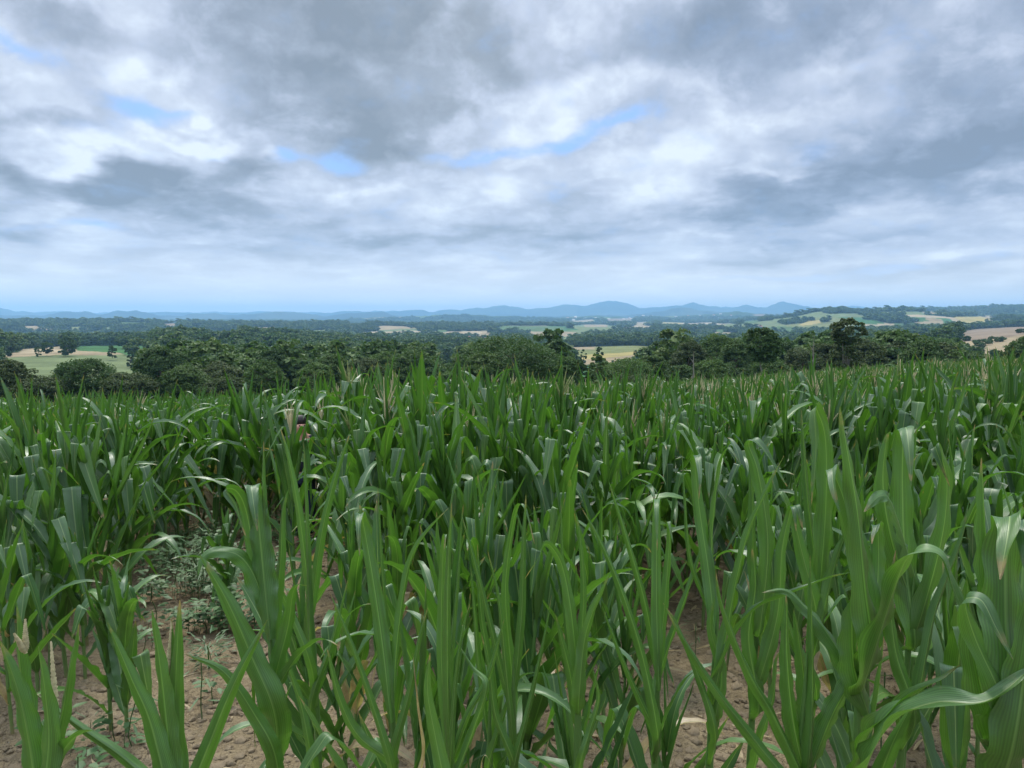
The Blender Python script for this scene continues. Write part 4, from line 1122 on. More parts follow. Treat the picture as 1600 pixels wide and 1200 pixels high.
hero('maize plant with a square folded leaf top left of the spear bundle', 1.7, 612, (612, 1050), [
 (V_([(611, 1130), (598, 1010), (582, 900), (568, 820), (563, 803), (560, 820), (562, 870)], 1.7, [0, .03, .05, .06, .02, -.03, -.06]), .062, 22, 0),
 (V_([(611, 1195), (585, 1110), (550, 1010), (515, 925)], 1.65), .045, 50, 10),
 (V_([(614, 1110), (622, 990), (640, 880), (668, 830), (702, 793)], 1.72, [0, .02, .03, .03, .03]), .045, 45, 30),
 (V_([(612, 1190), (560, 1150), (530, 1090), (510, 1010)], 1.7), .055, 40, 0),
 (V_([(612, 1120), (604, 990), (596, 880), (590, 760)], 1.76), .040, 60, 0),
 (V_([(613, 1180), (640, 1080), (655, 1000), (668, 950)], 1.68), .045, 48, 0),
 (V_([(640, 1240), (662, 1180), (655, 1110), (645, 1020)], 1.68), .022, 50, 0, 40, 'dry')], seed=8)
hero('maize plant with twin folded leaf tops beside the bare patch', 1.95, 428, (420, 950), [
 (V_([(428, 1110), (395, 1030), (355, 940), (312, 866)], 1.85), .078, 24, 10),
 (V_([(422, 1000), (412, 900), (402, 800), (396, 766), (393, 760), (396, 785), (402, 830)], 1.95, [0, .03, .05, .05, .0, -.04, -.06]), .068, 15, 0),
 (V_([(420, 970), (400, 880), (385, 800), (370, 768), (352, 765), (368, 790), (385, 840)], 2.0, [0, .0, .0, -.02, -.05, -.07, -.09]), .045, 20, 20),
 (V_([(424, 960), (416, 860), (411, 760), (412, 690)], 2.0), .040, 58, 0),
 (V_([(420, 960), (395, 895), (370, 866), (335, 862), (316, 872), (309, 900)], 1.98, [0, 0, -.02, -.04, -.05, -.06]), .055, 24, 60),
 (V_([(430, 1180), (400, 1120), (350, 1050), (290, 1022)], 1.85, [0, -.03, -.06, -.08]), .055, 30, 45),
 (V_([(430, 1060), (450, 980), (460, 920), (480, 915)], 1.92, [0, 0, -.03, -.06]), .05, 24, 40),
 (V_([(426, 1000), (438, 880), (442, 800), (452, 760)], 2.02), .045, 50, 0),
 (V_([(430, 1090), (462, 1030), (500, 1000), (530, 1010)], 1.9, [0, 0, -.03, -.05]), .045, 30, 50)], seed=9)
hero('short maize plant with three spear leaves and a hidden tassel standing in the bare soil', 1.45, 272, (270, 1130), [
 (V_([(283, 1260), (272, 1150), (275, 1050), (281, 937)], 1.45), .050, 42, 8),
 (V_([(270, 1240), (260, 1130), (250, 1040), (237, 952)], 1.42), .048, 35, 0),
 (V_([(268, 1260), (235, 1130), (205, 1060), (168, 972)], 1.40), .052, 35, 12),
 (V_([(272, 1200), (270, 1090), (268, 1030), (268, 965)], 1.46), .030, 60, 0),
 (V_([(276, 1290), (320, 1180), (365, 1070), (418, 968)], 1.42), .055, 50, 10),
 (V_([(268, 1260), (200, 1190), (130, 1140), (50, 1080)], 1.38), .040, 50, 30)], tassels=[(263, 1060, 968, 1.47, 0)], seed=10)
hero('maize plant in the bottom left corner with two pale tassels among its spear leaves', 1.3, 62, (60, 1160), [
 (V_([(60, 1260), (45, 1160), (28, 1080), (0, 1000)], 1.28), .055, 38, 10),
 (V_([(60, 1240), (40, 1120), (30, 1030), (26, 942)], 1.34), .050, 48, 0),
 (V_([(66, 1260), (76, 1160), (70, 1080), (60, 1010)], 1.26), .052, 38, 0),
 (V_([(68, 1230), (96, 1120), (108, 1050), (124, 970)], 1.32), .034, 55, 0),
 (V_([(60, 1250), (95, 1180), (120, 1150), (150, 1140)], 1.28, [0, 0, -.03, -.05]), .04, 30, 50)], tassels=[(88, 1120, 1002, 1.3, 0), (40, 1020, 965, 1.33, 1)], seed=11)
hero('maize plant with a tall narrow spear reaching the trees left of centre', 2.4, 486, (484, 900), [
 (V_([(486, 1060), (482, 900), (478, 780), (474, 690)], 2.4), .055, 50, 0),
 (V_([(484, 980), (500, 850), (520, 760), (548, 672)], 2.45), .06, 35, 5),
 (V_([(486, 960), (470, 820), (452, 720), (438, 668)], 2.42), .055, 32, 5),
 (V_([(486, 1100), (520, 1000), (535, 940), (545, 900)], 2.35), .05, 45, 0),
 (V_([(486, 1040), (455, 960), (430, 905), (436, 900), (450, 930)], 2.3, [0, 0, -.03, -.06, -.08]), .05, 22, 20),
 (V_([(486, 1180), (470, 1100), (450, 1040), (440, 985)], 2.35), .06, 35, 0)], seed=12)
hero('maize plant with crossing dark rolled leaves in the middle foreground', 1.85, 802, (802, 1020), [
 (V_([(802, 1160), (790, 1040), (780, 940), (762, 860)], 1.85), .045, 55, 0),
 (V_([(800, 1120), (770, 990), (742, 880), (720, 800)], 1.9), .045, 52, 8),
 (V_([(802, 1100), (815, 960), (818, 860), (822, 770)], 1.88), .050, 45, 0),
 (V_([(804, 1195), (830, 1090), (850, 1000), (862, 930)], 1.82), .04, 55, 0),
 (V_([(802, 1080), (790, 930), (800, 830), (810, 790), (822, 800), (835, 850)], 1.95, [0, 0, 0, -.03, -.05, -.07]), .05, 24, 30),
 (V_([(802, 1190), (775, 1120), (765, 1050), (752, 990)], 1.82), .05, 50, 0)], seed=13)
hero('maize plant with one curled pale dry leaf base at the bottom middle edge', 1.9, 762, (765, 1080), [
 (V_([(762, 1200), (770, 1080), (752, 960), (746, 850)], 1.95), .05, 45, 0),
 (V_([(762, 1235), (752, 1200), (758, 1180), (768, 1195)], 1.6), .035, 20, 0, 60, 'dry'),
 (V_([(764, 1190), (790, 1110), (812, 1060), (840, 1050)], 1.9), .04, 40, 30),
 (V_([(762, 1150), (748, 1040), (742, 960), (735, 880)], 1.95), .045, 55, 0)], seed=14)
hero('maize plant with three broad square folded leaf tops right of the tall spear', 2.3, 1432, (1430, 880), [
 (V_([(1430, 1000), (1415, 880), (1410, 760), (1412, 680), (1416, 670), (1420, 700), (1424, 760)], 2.3, [0, .03, .05, .05, .0, -.06, -.1]), .085, 12, 0),
 (V_([(1432, 960), (1395, 850), (1380, 760), (1385, 690), (1392, 672)], 2.32), .08, 25, 10),
 (V_([(1434, 980), (1470, 850), (1480, 760), (1470, 712), (1462, 700), (1484, 760)], 2.3, [0, .0, .0, -.03, -.06, -.1]), .07, 20, 20),
 (V_([(1430, 900), (1395, 790), (1375, 775), (1350, 800)], 2.28, [0, -.03, -.05, -.07]), .075, 18, 55),
 (V_([(1432, 1100), (1460, 960), (1500, 850), (1515, 780)], 2.25), .05, 50, 0),
 (V_([(1430, 1120), (1400, 1020), (1392, 930), (1400, 860)], 2.25), .06, 40, 0)], seed=15)
hero('maize plant with a hanging twisted leaf left of the tall right hand spear', 2.5, 1275, (1278, 850), [
 (V_([(1278, 950), (1290, 800), (1290, 690), (1278, 645), (1272, 642), (1275, 700), (1268, 790)], 2.5, [0, 0, 0, -.03, -.06, -.09, -.1]), .07, 20, 10),
 (V_([(1276, 960), (1250, 850), (1240, 800), (1246, 792), (1255, 830)], 2.45, [0, 0, 0, -.04, -.06]), .055, 18, 0),
 (V_([(1276, 900), (1262, 780), (1256, 700), (1252, 640)], 2.55), .05, 55, 0),
 (V_([(1278, 1000), (1300, 900), (1320, 840), (1345, 815)], 2.45), .06, 35, 20),
 (V_([(1276, 1080), (1240, 1000), (1225, 950), (1215, 900)], 2.4), .055, 45, 0)], seed=16)
hero('maize plant whose leaf hooks over left of the tall right hand spear', 2.3, 1188, (1186, 880), [
 (V_([(1188, 980), (1200, 850), (1185, 740), (1170, 695), (1180, 688), (1200, 712), (1230, 760)], 2.3, [0, 0, 0, 0, -.03, -.06, -.08]), .06, 22, 25),
 (V_([(1188, 1000), (1178, 880), (1176, 790), (1172, 700)], 2.35), .05, 50, 0),
 (V_([(1188, 1060), (1215, 960), (1222, 860), (1235, 800), (1240, 795), (1244, 830)], 2.3, [0, 0, 0, 0, -.04, -.06]), .055, 20, 10),
 (V_([(1186, 1100), (1170, 1000), (1180, 920), (1175, 850)], 2.3), .06, 38, 0),
 (V_([(1188, 1160), (1208, 1090), (1214, 1030), (1230, 1010)], 2.2), .045, 35, 20)], seed=17)

# --- rows of maize over the field
rngf = np.random.default_rng(42)
PS = math.radians(7)
pos = []
for k in range(-12, 100):
    v = 1.35 + 0.72 * k
    us = np.arange(-75, 75, 0.20) + rngf.uniform(0, .2)
    us = us + rngf.normal(0, .03, us.size); vv = v + rngf.normal(0, .035, us.size)
    x = us * math.cos(PS) - vv * math.sin(PS); y = us * math.sin(PS) + vv * math.cos(PS)
    pos.append(np.stack([x, y], 1))
pos = np.concatenate(pos)
x, y = pos[:, 0], pos[:, 1]
pxs = 800 + F * x / np.maximum(y, .1)
yend = 54 + 34 * x / np.maximum(y, 1)
# the bare weedy patch on the left
pcx = -1.75 - (y - 3.6) * 0.30
patch = (y < 9.3) & (y > 2.2) & (np.abs(x - pcx) < 0.62 + .12 * np.sin(y * 2)) 
gap2 = (np.hypot((x - .85) / .42, (y - 3.3) / .7) < 1)
m = (y > 1.7) & (y < yend) & (pxs > -75) & (pxs < 1675) & ~patch & ~gap2
m &= ~((pxs < 470) & (y < 3.9)) & ~((y < 2.7) & (rngf.uniform(size=y.size) < .30)) & (np.abs(x - .66) > 0)
m &= rngf.uniform(size=x.size) < np.where(y < 6, .80, .90)
# the person stands in a gap between two rows
PERX, PERY = (467 - 800) / F * 9.0, 9.0
m &= ~((np.abs(x - PERX * y / PERY) < .24) & (y > 3.9) & (y < 9.0)) & ~(np.hypot(x - PERX, y - PERY) < .3)
pos = pos[m]
x, y = pos[:, 0], pos[:, 1]; pxs = 800 + F * x / y
H = 1.20 + .64 * sstep(2.8, 6.2, y) - .14 * (1 - sstep(330, 520, pxs)) * (1 - sstep(9, 14, y)) - .06 * sstep(13, 25, y) + .10 * sstep(1050, 1300, pxs) * (1 - sstep(3, 6, y)) + rngf.normal(0, .125, y.size)
H *= 1 + .09 * sstep(4.2, 5.5, y)
H += .12 * sstep(5, 6, y) * (1 - sstep(9, 12, y)) * sstep(340, 460, pxs)
H -= .30 * sstep(780, 920, pxs) * (1 - sstep(1330, 1500, pxs)) * sstep(3.2, 4.5, y) * (1 - sstep(12, 16, y))
H -= .08 * sstep(1330, 1500, pxs) * sstep(3.2, 4.5, y) * (1 - sstep(12, 16, y))
H += .10 * (1 - sstep(250, 400, pxs)) * sstep(4.5, 6, y) * (1 - sstep(12, 16, y))
H += 0.20 * (fbm(x * .5, y * .5, 2, 77) - .5) * 2
ptas = .02 + .22 * sstep(380, 600, pxs) * sstep(4.5, 7, y) + .34 * sstep(900, 1300, pxs) * sstep(8, 14, y)
tas = rngf.uniform(size=y.size) < ptas
# tall tasselled plants that stand out against the trees: (pixel x, top y, distance)
STAND = [(451, 556, 6.0, 'tall leafy maize plant with yellow tassels topping the canopy on the left'), (545, 566, 6.6, 'tall tasselled maize plant second of the line left of centre'), (612, 566, 6.4, 'tall maize plant with two pale upright tassels left of centre'), (684, 584, 7.2, 'maize plant with drooping tan tassel just left of centre'), (736, 566, 6.2, 'tall maize plant with a branching tassel in front of central tree'),
 (764, 578, 7.0, 'maize plant with a bunchy pink tan tassel in front of the central tree'), (815, 572, 6.8, 'maize plant with forked tan tassel right of the central tree trunk'), (945, 588, 7.0, 'spiky tall maize plant with a single tassel right of the dark green field'), (1040, 574, 6.0, 'tall maize plant with a stout upright tan tassel right of centre'), (1345, 566, 9.5, 'tall maize plant with pale tassel under the wide olive tree'), (1505, 546, 7.4, 'tallest tasselled maize plant near the right edge'), (1562, 556, 9.0, 'tall tasselled maize plant at the right edge'), (1268, 585, 8.5, 'maize plant with pale feathery tassel below the dead snag')]
for px, yt, D, lab in STAND:
    xx = (px - 800) / F * D; g = gz(xx, D)
    hh = (EYE - (yt - 500) / F * D - g) * .95
    rng = np.random.default_rng(int(px))
    ms_ = build_plant(7000 + px, hh, True, 22, 7)
    place_plant(ms_, (xx, D, g), 0, 1.0, lab, 'tall tasselled plants above the canopy')
order = np.argsort(y)
NIND = 300 - 17 - len(STAND)
near, far = order[:NIND], order[NIND:]
protos = {False: [build_plant(3000 + i, 1.5, False, 20, 7) for i in range(34)], True: [build_plant(3100 + i, 1.5, True, 20, 7) for i in range(10)]}
zz = ground_z(x, y)
def describe(px, d, h, t):
    side = 'beyond the bare patch at left' if px < 150 else 'beside the bare weedy patch' if px < 430 else 'left of centre' if px < 700 else 'in the middle' if px < 950 else 'right of centre' if px < 1250 else 'on the right'
    depth = 'in the front rows' if d < 4.2 else 'in the middle rows' if d < 5.8 else 'in the back rows'
    size = 'short' if h < 1.25 else 'tall' if h > 1.62 else 'waist high' if h < 1.45 else 'chest high'
    return f"{size} maize {'with a tassel ' if t else ''}{side}, {depth}"
for i in near:
    t = bool(tas[i])
    pr = protos[t][int(rngf.integers(0, len(protos[t])))]
    place_plant(pr, (x[i], y[i], zz[i] - .01), rngf.uniform(0, 6.28), H[i] / 1.5, describe(pxs[i], y[i], H[i], t), 'maize plants of the near rows', (rngf.normal(0, .05), rngf.normal(0, .05)))
# small plants with thin stalks in the bare soil
for j, (px, D, h, lab) in enumerate([(172, 3.75, 1.0, 'short two leaved maize plant on the bare soil, right one of a pair'), (146, 3.85, .98, 'slim maize plant on the bare soil, left one of a pair'), (108, 4.6, 1.1, 'slim maize plant behind the pair on the bare soil'), (30, 4.4, 1.15, 'maize plant at the left edge behind the corner plant'), (343, 5.9, 1.0, 'small maize plant alone in the middle of the weedy patch')]):
    xx = (px - 800) / F * D
    place_plant(build_plant(8000 + j, h, False), (xx, D, gz(xx, D)), j * 1.3, 1.0, lab, 'small maize plants on the bare soil')

def far_variants(name, n, tassel, ns, nc, s0):
    r = []
    for i in range(n):
        rng, lv, ta = plant_spec(s0 + i, 1.5, tassel)
        mb = MB(); stalk_geo(mb, 1.5, top=.75 if tassel else .66, nseg=5, k=5)
        parts = [(np.concatenate(mb.V), np.concatenate(mb.F), np.concatenate(mb.U), 1)]
        for kind, L, Wd, th0, z0, az, dry in lv:
            V, Q, uv = gen_leaf(rng, L, Wd * 1.08, kind, ns, nc, th0, z0, az)
            parts.append((V, Q, uv, 3 if dry else 0))
        if tassel:
            m2 = MB(); tassel_geo(rng, m2, (0, 0, 1.12), L=.24, nb=int(rng.integers(3, 8)), k=4, nseg=6, r=.010)
            parts.append((np.concatenate(m2.V), np.concatenate(m2.F), np.concatenate(m2.U), 2))
        n0 = 0; VV, QQ, UU, MI = [], [], [], []
        for V, Q, uv, mi in parts:
            VV.append(V); QQ.append(Q + n0); UU.append(uv); MI += [mi] * len(Q); n0 += len(V)
        r.append(src(name, mesh(name, np.concatenate(VV), np.concatenate(QQ), uv=np.concatenate(UU), mats=[M_LEAF, M_STALK, M_TASSEL, M_DRY], midx=MI)))
    return r
NV = 16; NT_ = 8
fv = far_variants('maize_variant_a', NV, False, 13, 5, 5000) + far_variants('maize_variant_b', NT_, True, 13, 5, 5100)
coll = hidden_collection('maize_variants', fv)
fi = np.where(tas[far], NV + rngf.integers(0, NT_, len(far)), rngf.integers(0, NV, len(far)))
sc_ = H[far] / 1.5
instance_stuff('maize_field', np.stack([x[far], y[far], zz[far] - .01], 1), np.stack([sc_, sc_, sc_], 1), coll, 'dense green maize crop covering the field behind the nearest rows', 'maize crop', 5, idx=fi, tilt=.09)

# ------------------------------------------------------------------ soil clods, weeds
def clod_src(i):
    rng = np.random.default_rng(i)
    import bmesh
    bm = bmesh.new(); bmesh.ops.create_icosphere(bm, subdivisions=2, radius=1)
    for v in bm.verts:
        c = v.co
        v.co = c * (1 + .55 * (vnoise(np.array([c.x * 2.3 + i]), np.array([c.y * 2.3 + c.z * 2.9]), i)[0] - .5) * 2)
        v.co.z *= .65
    me = bpy.data.meshes.new('clod'); bm.to_mesh(me); bm.free()
    me.materials.append(M_CLOD)
    for p in me.polygons: p.use_smooth = (p.index % 3 > 0)
    return bpy.data.objects.new('clod_variant', me)
cc = hidden_collection('clod_variants', [clod_src(i) for i in range(5)])
rg = np.random.default_rng(3)
n = 26000
cy = 2.6 + 9.5 * rg.uniform(size=n) ** 1.3; cx = rg.uniform(-.75, .75, n) * cy
cs = 0.004 + 0.028 * rg.uniform(size=n) ** 6
cz = ground_z(cx, cy) + (fbm(cx * 5, cy * 5, 4, 8) - 0.5) * 0.07 * (1 - sstep(8, 16, np.hypot(cx, cy))) + (fbm(cx * 1.1, cy * 1.1, 2, 9) - .5) * .08
instance_stuff('soil_clods', np.stack([cx, cy, cz], 1), np.stack([cs * rg.uniform(.8, 1.5, n), cs, cs], 1), cc, 'loose dry clods of brown soil between the maize plants', 'soil clods', 9)

def weed_geo(seed, h, nleaf, ll, lw, mat=None, spread=1.0, fern=False):
    rng = np.random.default_rng(seed); mb = MB()
    z = np.linspace(0, h, 5)
    st = mb.tube(np.stack([.02 * np.sin(z * 20), 0 * z, z], 1), .0025, 4)
    for i in range(nleaf):
        f = rng.uniform(.1, 1) ** .7; a = rng.uniform(0, 6.28)
        b = np.array([0, 0, h * f]); stem = rng.uniform(.02, .09) * spread
        d = np.array([math.cos(a), math.sin(a), rng.uniform(.1, .9)]); d /= np.linalg.norm(d)
        e = b + d * stem; sd_ = np.cross(d, [0, 0, 1]); sd_ /= np.linalg.norm(sd_)
        dd = np.array([d[0], d[1], rng.uniform(-.4, .5)]); dd /= np.linalg.norm(dd)
        L, Wd = ll * rng.uniform(.6, 1.3), lw * rng.uniform(.7, 1.2)
        up = np.array([0, 0, Wd * .3])
        P = [e, e + dd * L * .35 - sd_ * Wd + up, e + dd * L * .8 - sd_ * Wd * .5 + up * .6, e + dd * L, e + dd * L * .8 + sd_ * Wd * .5 + up * .6, e + dd * L * .35 + sd_ * Wd + up, e + dd * L * .5]
        mb.add(P, [[0, 1, 2, 6], [6, 2, 3, 4], [0, 6, 4, 5]])
    return mb
wv_ = []
for i in range(8):
    wv_.append(src('weed_variant', weed_geo(i, .10 + .06 * (i % 4), 14 + 5 * (i % 3) if i < 5 else 8, .055 if i < 5 else .10, .016 + .004 * (i % 2) if i < 5 else .005).out('weed_variant', [M_WEED])))
wc = hidden_collection('weed_variants', wv_)
n = 1250
wy = rg.uniform(3.2, 11, n); wx = -1.75 - (wy - 3.6) * .30 + rg.normal(0, .55, n)
wx[1000:] = rg.uniform(-.72, .72, n - 1000) * wy[1000:]
dens = fbm(wx * 1.6, wy * 1.6, 3, 33)
pw = 800 + F * wx / wy
keep = (dens > np.where(np.arange(n) < 1000, .59, .60)) & ~((wy < 4.9) & (pw < 330) & (dens < .62)) & ~((wy < 4.6) & (rg.uniform(size=n) < .6))
wx, wy = wx[keep], wy[keep]
ws = rg.uniform(.6, 1.5, wx.size)
instance_stuff('weeds', np.stack([wx, wy, ground_z(wx, wy)], 1), np.stack([ws] * 3, 1), wc, 'low bluish green broad leaved weeds covering the bare patch', 'weeds', 12)
# dead leaf scraps lying on the soil
lt = []
for i in range(5):
    r_ = np.random.default_rng(70 + i)
    V, Q, uv = gen_leaf(r_, .16 + .05 * i, .028, 'arch', 12, 4, R(75), 0, 0)
    V[:, 2] = V[:, 2] * .25 - V[:, 2].min() * .25 + .006
    lt.append(src('litter_variant', mesh('litter_variant', V, Q, uv=uv, mats=[M_DRY])))
lc_ = hidden_collection('litter_variants', lt)
n = 420
ly = 2.8 + 7 * rg.uniform(size=n) ** 1.2; lx = rg.uniform(-.74, .74, n) * ly; ls = rg.uniform(.4, 1.1, n)
instance_stuff('leaf_litter', np.stack([lx, ly, ground_z(lx, ly) + .005], 1), np.stack([ls] * 3, 1), lc_, 'dry straw coloured leaf scraps lying on the soil', 'leaf litter', 15)
for j, (px, D, h, lab) in enumerate([(308, 4.75, .17, 'feathery bright green weed tuft on the bare soil'), (385, 5.6, .34, 'dark bushy weed under the big leaning maize leaf')]):
    xx = (px - 800) / F * D
    e = obj('weed_plant', None, loc=(xx, D, gz(xx, D) - .01), label=lab, cat='weed', group='larger weeds in the bare patch')
    mb = weed_geo(60 + j, h, 150 if j else 130, .06 if j == 0 else .07, .007 if j == 0 else .02, spread=1.6 if j == 0 else 2.2)
    obj('leaves', mb.out('leaves', [M_WEED]), e)
    m2 = MB(); m2.tube(np.array([[0, 0, -.02], [.004, 0, h * .5], [0, .004, h]]), .005, 6)
    obj('stem', m2.out('stem', [M_STALK]), e)

# ------------------------------------------------------------------ fence below the field
M_POST = simple('weathered_post', (.28, .25, .21), .9, .1, .3, 6)
M_WIRE = simple('wire', (.25, .25, .25), .5, .5, .1)
fe = None
fpts = [(-5.0 + 1.9 * i + random.Random(i).uniform(-.3, .3) - 68, 92 + .12 * i) for i in range(62)]
fe = obj('wire_fence', None, loc=(fpts[0][0], fpts[0][1], gz(*fpts[0])), label='old post and wire fence along the meadow under the left trees', cat='fence')
o0 = np.array(fe.location); tops = []
for i, (fx, fy) in enumerate(fpts):
    g = gz(fx, fy); rr = random.Random(i + 50); hh = 1.25 + rr.uniform(-.1, .15)
    mb = MB(); mb.tube(np.array([[0, 0, -.2], [rr.uniform(-.03, .03), 0, hh * .6], [rr.uniform(-.06, .06), 0, hh], [0, 0, hh + .01]]) + np.array([fx, fy, g]) - o0, [.07, .065, .06, .005], 7)
    obj('post', mb.out('post', [M_POST]), fe); tops.append(np.array([fx, fy, g]) - o0)
for hh in (.45, .8, 1.1):
    mb = MB(); mb.tube(np.array(tops) + np.array([0, .07, hh]), .012, 4); obj('wire', mb.out('wire', [M_WIRE]), fe)

# ------------------------------------------------------------------ houses
M_WALLW = simple('white_render', (.74, .71, .65), .85, .2, .08, .6)
M_WALLC = simple('cream_render', (.60, .54, .44), .85, .2, .1, .6)
M_ROOFR = simple('terracotta_tiles', (.32, .13, .08), .8, .2, .3, 1.5)
M_ROOFG = simple('grey_roof', (.35, .36, .38), .6, .3, .15, 1.0)
M_GLASS = simple('window_glass', (.05, .06, .07), .15, .5, .1)
M_SHUT = simple('brown_shutters', (.16, .08, .05), .6, .3, .1)
def house(px, py, D, w, l, h, rz, wall, roof, label, group, detail=False, name='house', cat='house', pitch=.42):
    xx = (px - 800) / F * D; g = gz(xx, D)
    zc = EYE - (py - 500) / F * D
    g = min(max(g, zc - 4), zc + 2) if abs(g - zc) < 12 else g
    e = obj(name, None, loc=(xx, D, g), label=label, cat=cat, group=group); e.rotation_euler.z = rz
    mb = MB(); hw, hl = w / 2, l / 2; rh = hl * pitch * 1.6
    P = [(-hw, -hl, -3), (hw, -hl, -3), (hw, hl, -3), (-hw, hl, -3), (-hw, -hl, h), (hw, -hl, h), (hw, hl, h), (-hw, hl, h), (-hw, 0, h + rh), (hw, 0, h + rh)]
    mb.add(P, [[0, 1, 5, 4], [2, 3, 7, 6], [1, 2, 6, 5], [3, 0, 4, 7], [5, 6, 9, 9], [7, 4, 8, 8]])
    wm = mb.out('wall', [wall], smooth=False); wm.validate(); obj('wall', wm, e)
    ov = .5; t = .22; k = rh / hl
    def slope(s):
        a = (-hw - ov, s * (hl + ov), h - ov * k + .05); b = (hw + ov, s * (hl + ov), h - ov * k + .05)
        c = (hw + ov, 0, h + rh + .05); d = (-hw - ov, 0, h + rh + .05)
        return [a, b, c, d, *[(q[0], q[1], q[2] + t) for q in (a, b, c, d)]]
    mb = MB(); A = slope(-1); Bq = slope(1)
    V = A + [Bq[0], Bq[1], Bq[4], Bq[5]]
    mb.add(V, [[0, 1, 2, 3], [4, 5, 6, 7], [0, 1, 5, 4], [8, 9, 2, 3], [10, 11, 6, 7], [8, 9, 11, 10], [0, 3, 7, 4], [1, 2, 6, 5], [8, 3, 7, 10], [9, 2, 6, 11]])
    r = obj('roof', mb.out('roof', [roof], smooth=False), e)
    if detail:
        mb = MB(); mb.box((w * .25, .6, h + rh + .3), (.35, .35, .8)); obj('chimney', mb.out('chimney', [wall], smooth=False), r)
        for i in range(int(w // 3)):
            for lv in range(max(1, int(h // 2.7))):
                cx_ = -hw + 1.6 + i * 3.0
                mb = MB(); mb.box((cx_, -hl - .03, 1.5 + lv * 2.7), (.45, .05, .65)); wi = obj('window', mb.out('window', [M_GLASS], smooth=False), e)
                for s_ in (-1, 1):
                    mb = MB(); mb.box((cx_ + s_ * .72, -hl - .04, 1.5 + lv * 2.7), (.24, .04, .68)); obj('shutter', mb.out('shutter', [M_SHUT], smooth=False), wi)
    return e
house(1428, 525, 1240, 13, 9, 4.2, R(12), M_WALLW, M_ROOFR, 'white farmhouse with a big red tiled roof in front of the right woods', 'houses in the valley', True)
house(1397, 526, 1250, 5, 5, 3, R(-25), M_WALLW, M_ROOFG, 'small white outbuilding left of the red roofed farmhouse', 'houses in the valley', True)
house(786, 527, 1500, 12, 9, 5, R(-15), M_WALLC, M_ROOFR, 'cream house with red roof above the big central tree', 'houses in the valley', True)
rh_ = random.Random(5)
HS = [(655, 522, 2800), (662, 520, 2850), (672, 520, 2900), (683, 520, 2900), (694, 519, 2950), (735, 527, 2300), (748, 528, 2300), (758, 529, 2250), (762, 526, 2400), (612, 524, 2600)]
for i, (a, b, d) in enumerate(HS):
    house(a, b, d, rh_.uniform(10, 17), 9, 4.5, rh_.uniform(-.6, .6), rh_.choice([M_WALLW, M_WALLC]), M_ROOFR, 'small pale house of the hamlets in the middle of the valley', 'hamlet houses in the middle distance')
HS2 = [(1195, 503, 3100), (1200, 504, 3000), (1188, 502, 3200), (1248, 520, 1900), (1256, 520, 1880), (1232, 521, 1950), (1184, 503, 3300), (1222, 520, 2000)]
for i, (a, b, d) in enumerate(HS2):
    house(a, b, d, rh_.uniform(10, 16), 9, 4.5, rh_.uniform(-.6, .6), M_WALLW, rh_.choice([M_ROOFR, M_ROOFG]), 'small white house of the hamlets right of centre', 'hamlet houses right of centre')
for i, (a, b, d, w) in enumerate([(1397, 509, 2500, 22), (1404, 509, 2480, 12), (1433, 506, 2700, 16), (1470, 505, 2600, 26), (1482, 503, 2900, 20), (1492, 506, 2500, 40), (1500, 502, 2900, 14), (1420, 515, 2000, 9), (1462, 504, 2650, 14)]):
    house(a, b, d, w, 13 if w > 20 else 9, 5, rh_.uniform(-.4, .4), M_WALLW, M_ROOFG if w > 20 else M_ROOFR, 'long white farm building with grey roof in the right hand valley' if w > 20 else 'small white house of the village in the right hand valley', 'buildings of the right hand valley', name='farm_building' if w > 20 else 'house', cat='building' if w > 20 else 'house')
for i in range(22):
    a = rh_.uniform(1515, 1615); d = 6600 * rh_.uniform(.97, 1.0)
    house(a, 480, d, rh_.uniform(14, 28), 14, 7, rh_.uniform(-.8, .8), rh_.choice([M_WALLW, M_WALLC, M_WALLC]), M_ROOFR, 'tiny pale house of the village along the right skyline', 'village on the right skyline')
for i in range(46):
    a = rh_.choice([rh_.gauss(905, 28), rh_.uniform(850, 1160), rh_.gauss(1045, 40), rh_.gauss(990, 20)]); d = rh_.uniform(8200, 9300)
    house(a, 500, d, rh_.uniform(18, 40), 18, 8, rh_.uniform(-.5, .5), M_WALLW, rh_.choice([M_ROOFR, M_ROOFG, M_WALLC]), 'white speck of a building in the distant town under the mountains', 'distant town under the mountains', name='town_building', cat='building')
# wrapped bales
M_BALE = simple('bale_wrap', (.78, .80, .80), .35, .5, .05, 3)
for i in range(4):
    D = 720 + i * .5; xx = (969.5 + i * 2.6 - 800) / F * D
    mb = MB(); t = np.array([[-.75, 0, .75], [-.72, 0, .75], [-.6, 0, .75], [.6, 0, .75], [.72, 0, .75], [.75, 0, .75]])
    mb.tube(t, [.02, .62, .75, .75, .62, .02], 16)
    o = obj('bale', mb.out('bale', [M_BALE]), None, (xx, D, gz(xx, D)), ['first white wrapped bale from the left in the valley field', 'second white wrapped bale from the left in the valley field', 'third white wrapped bale from the left in the valley field', 'rightmost white wrapped bale in the valley field'][i], 'bale', 'wrapped bales in the valley field')

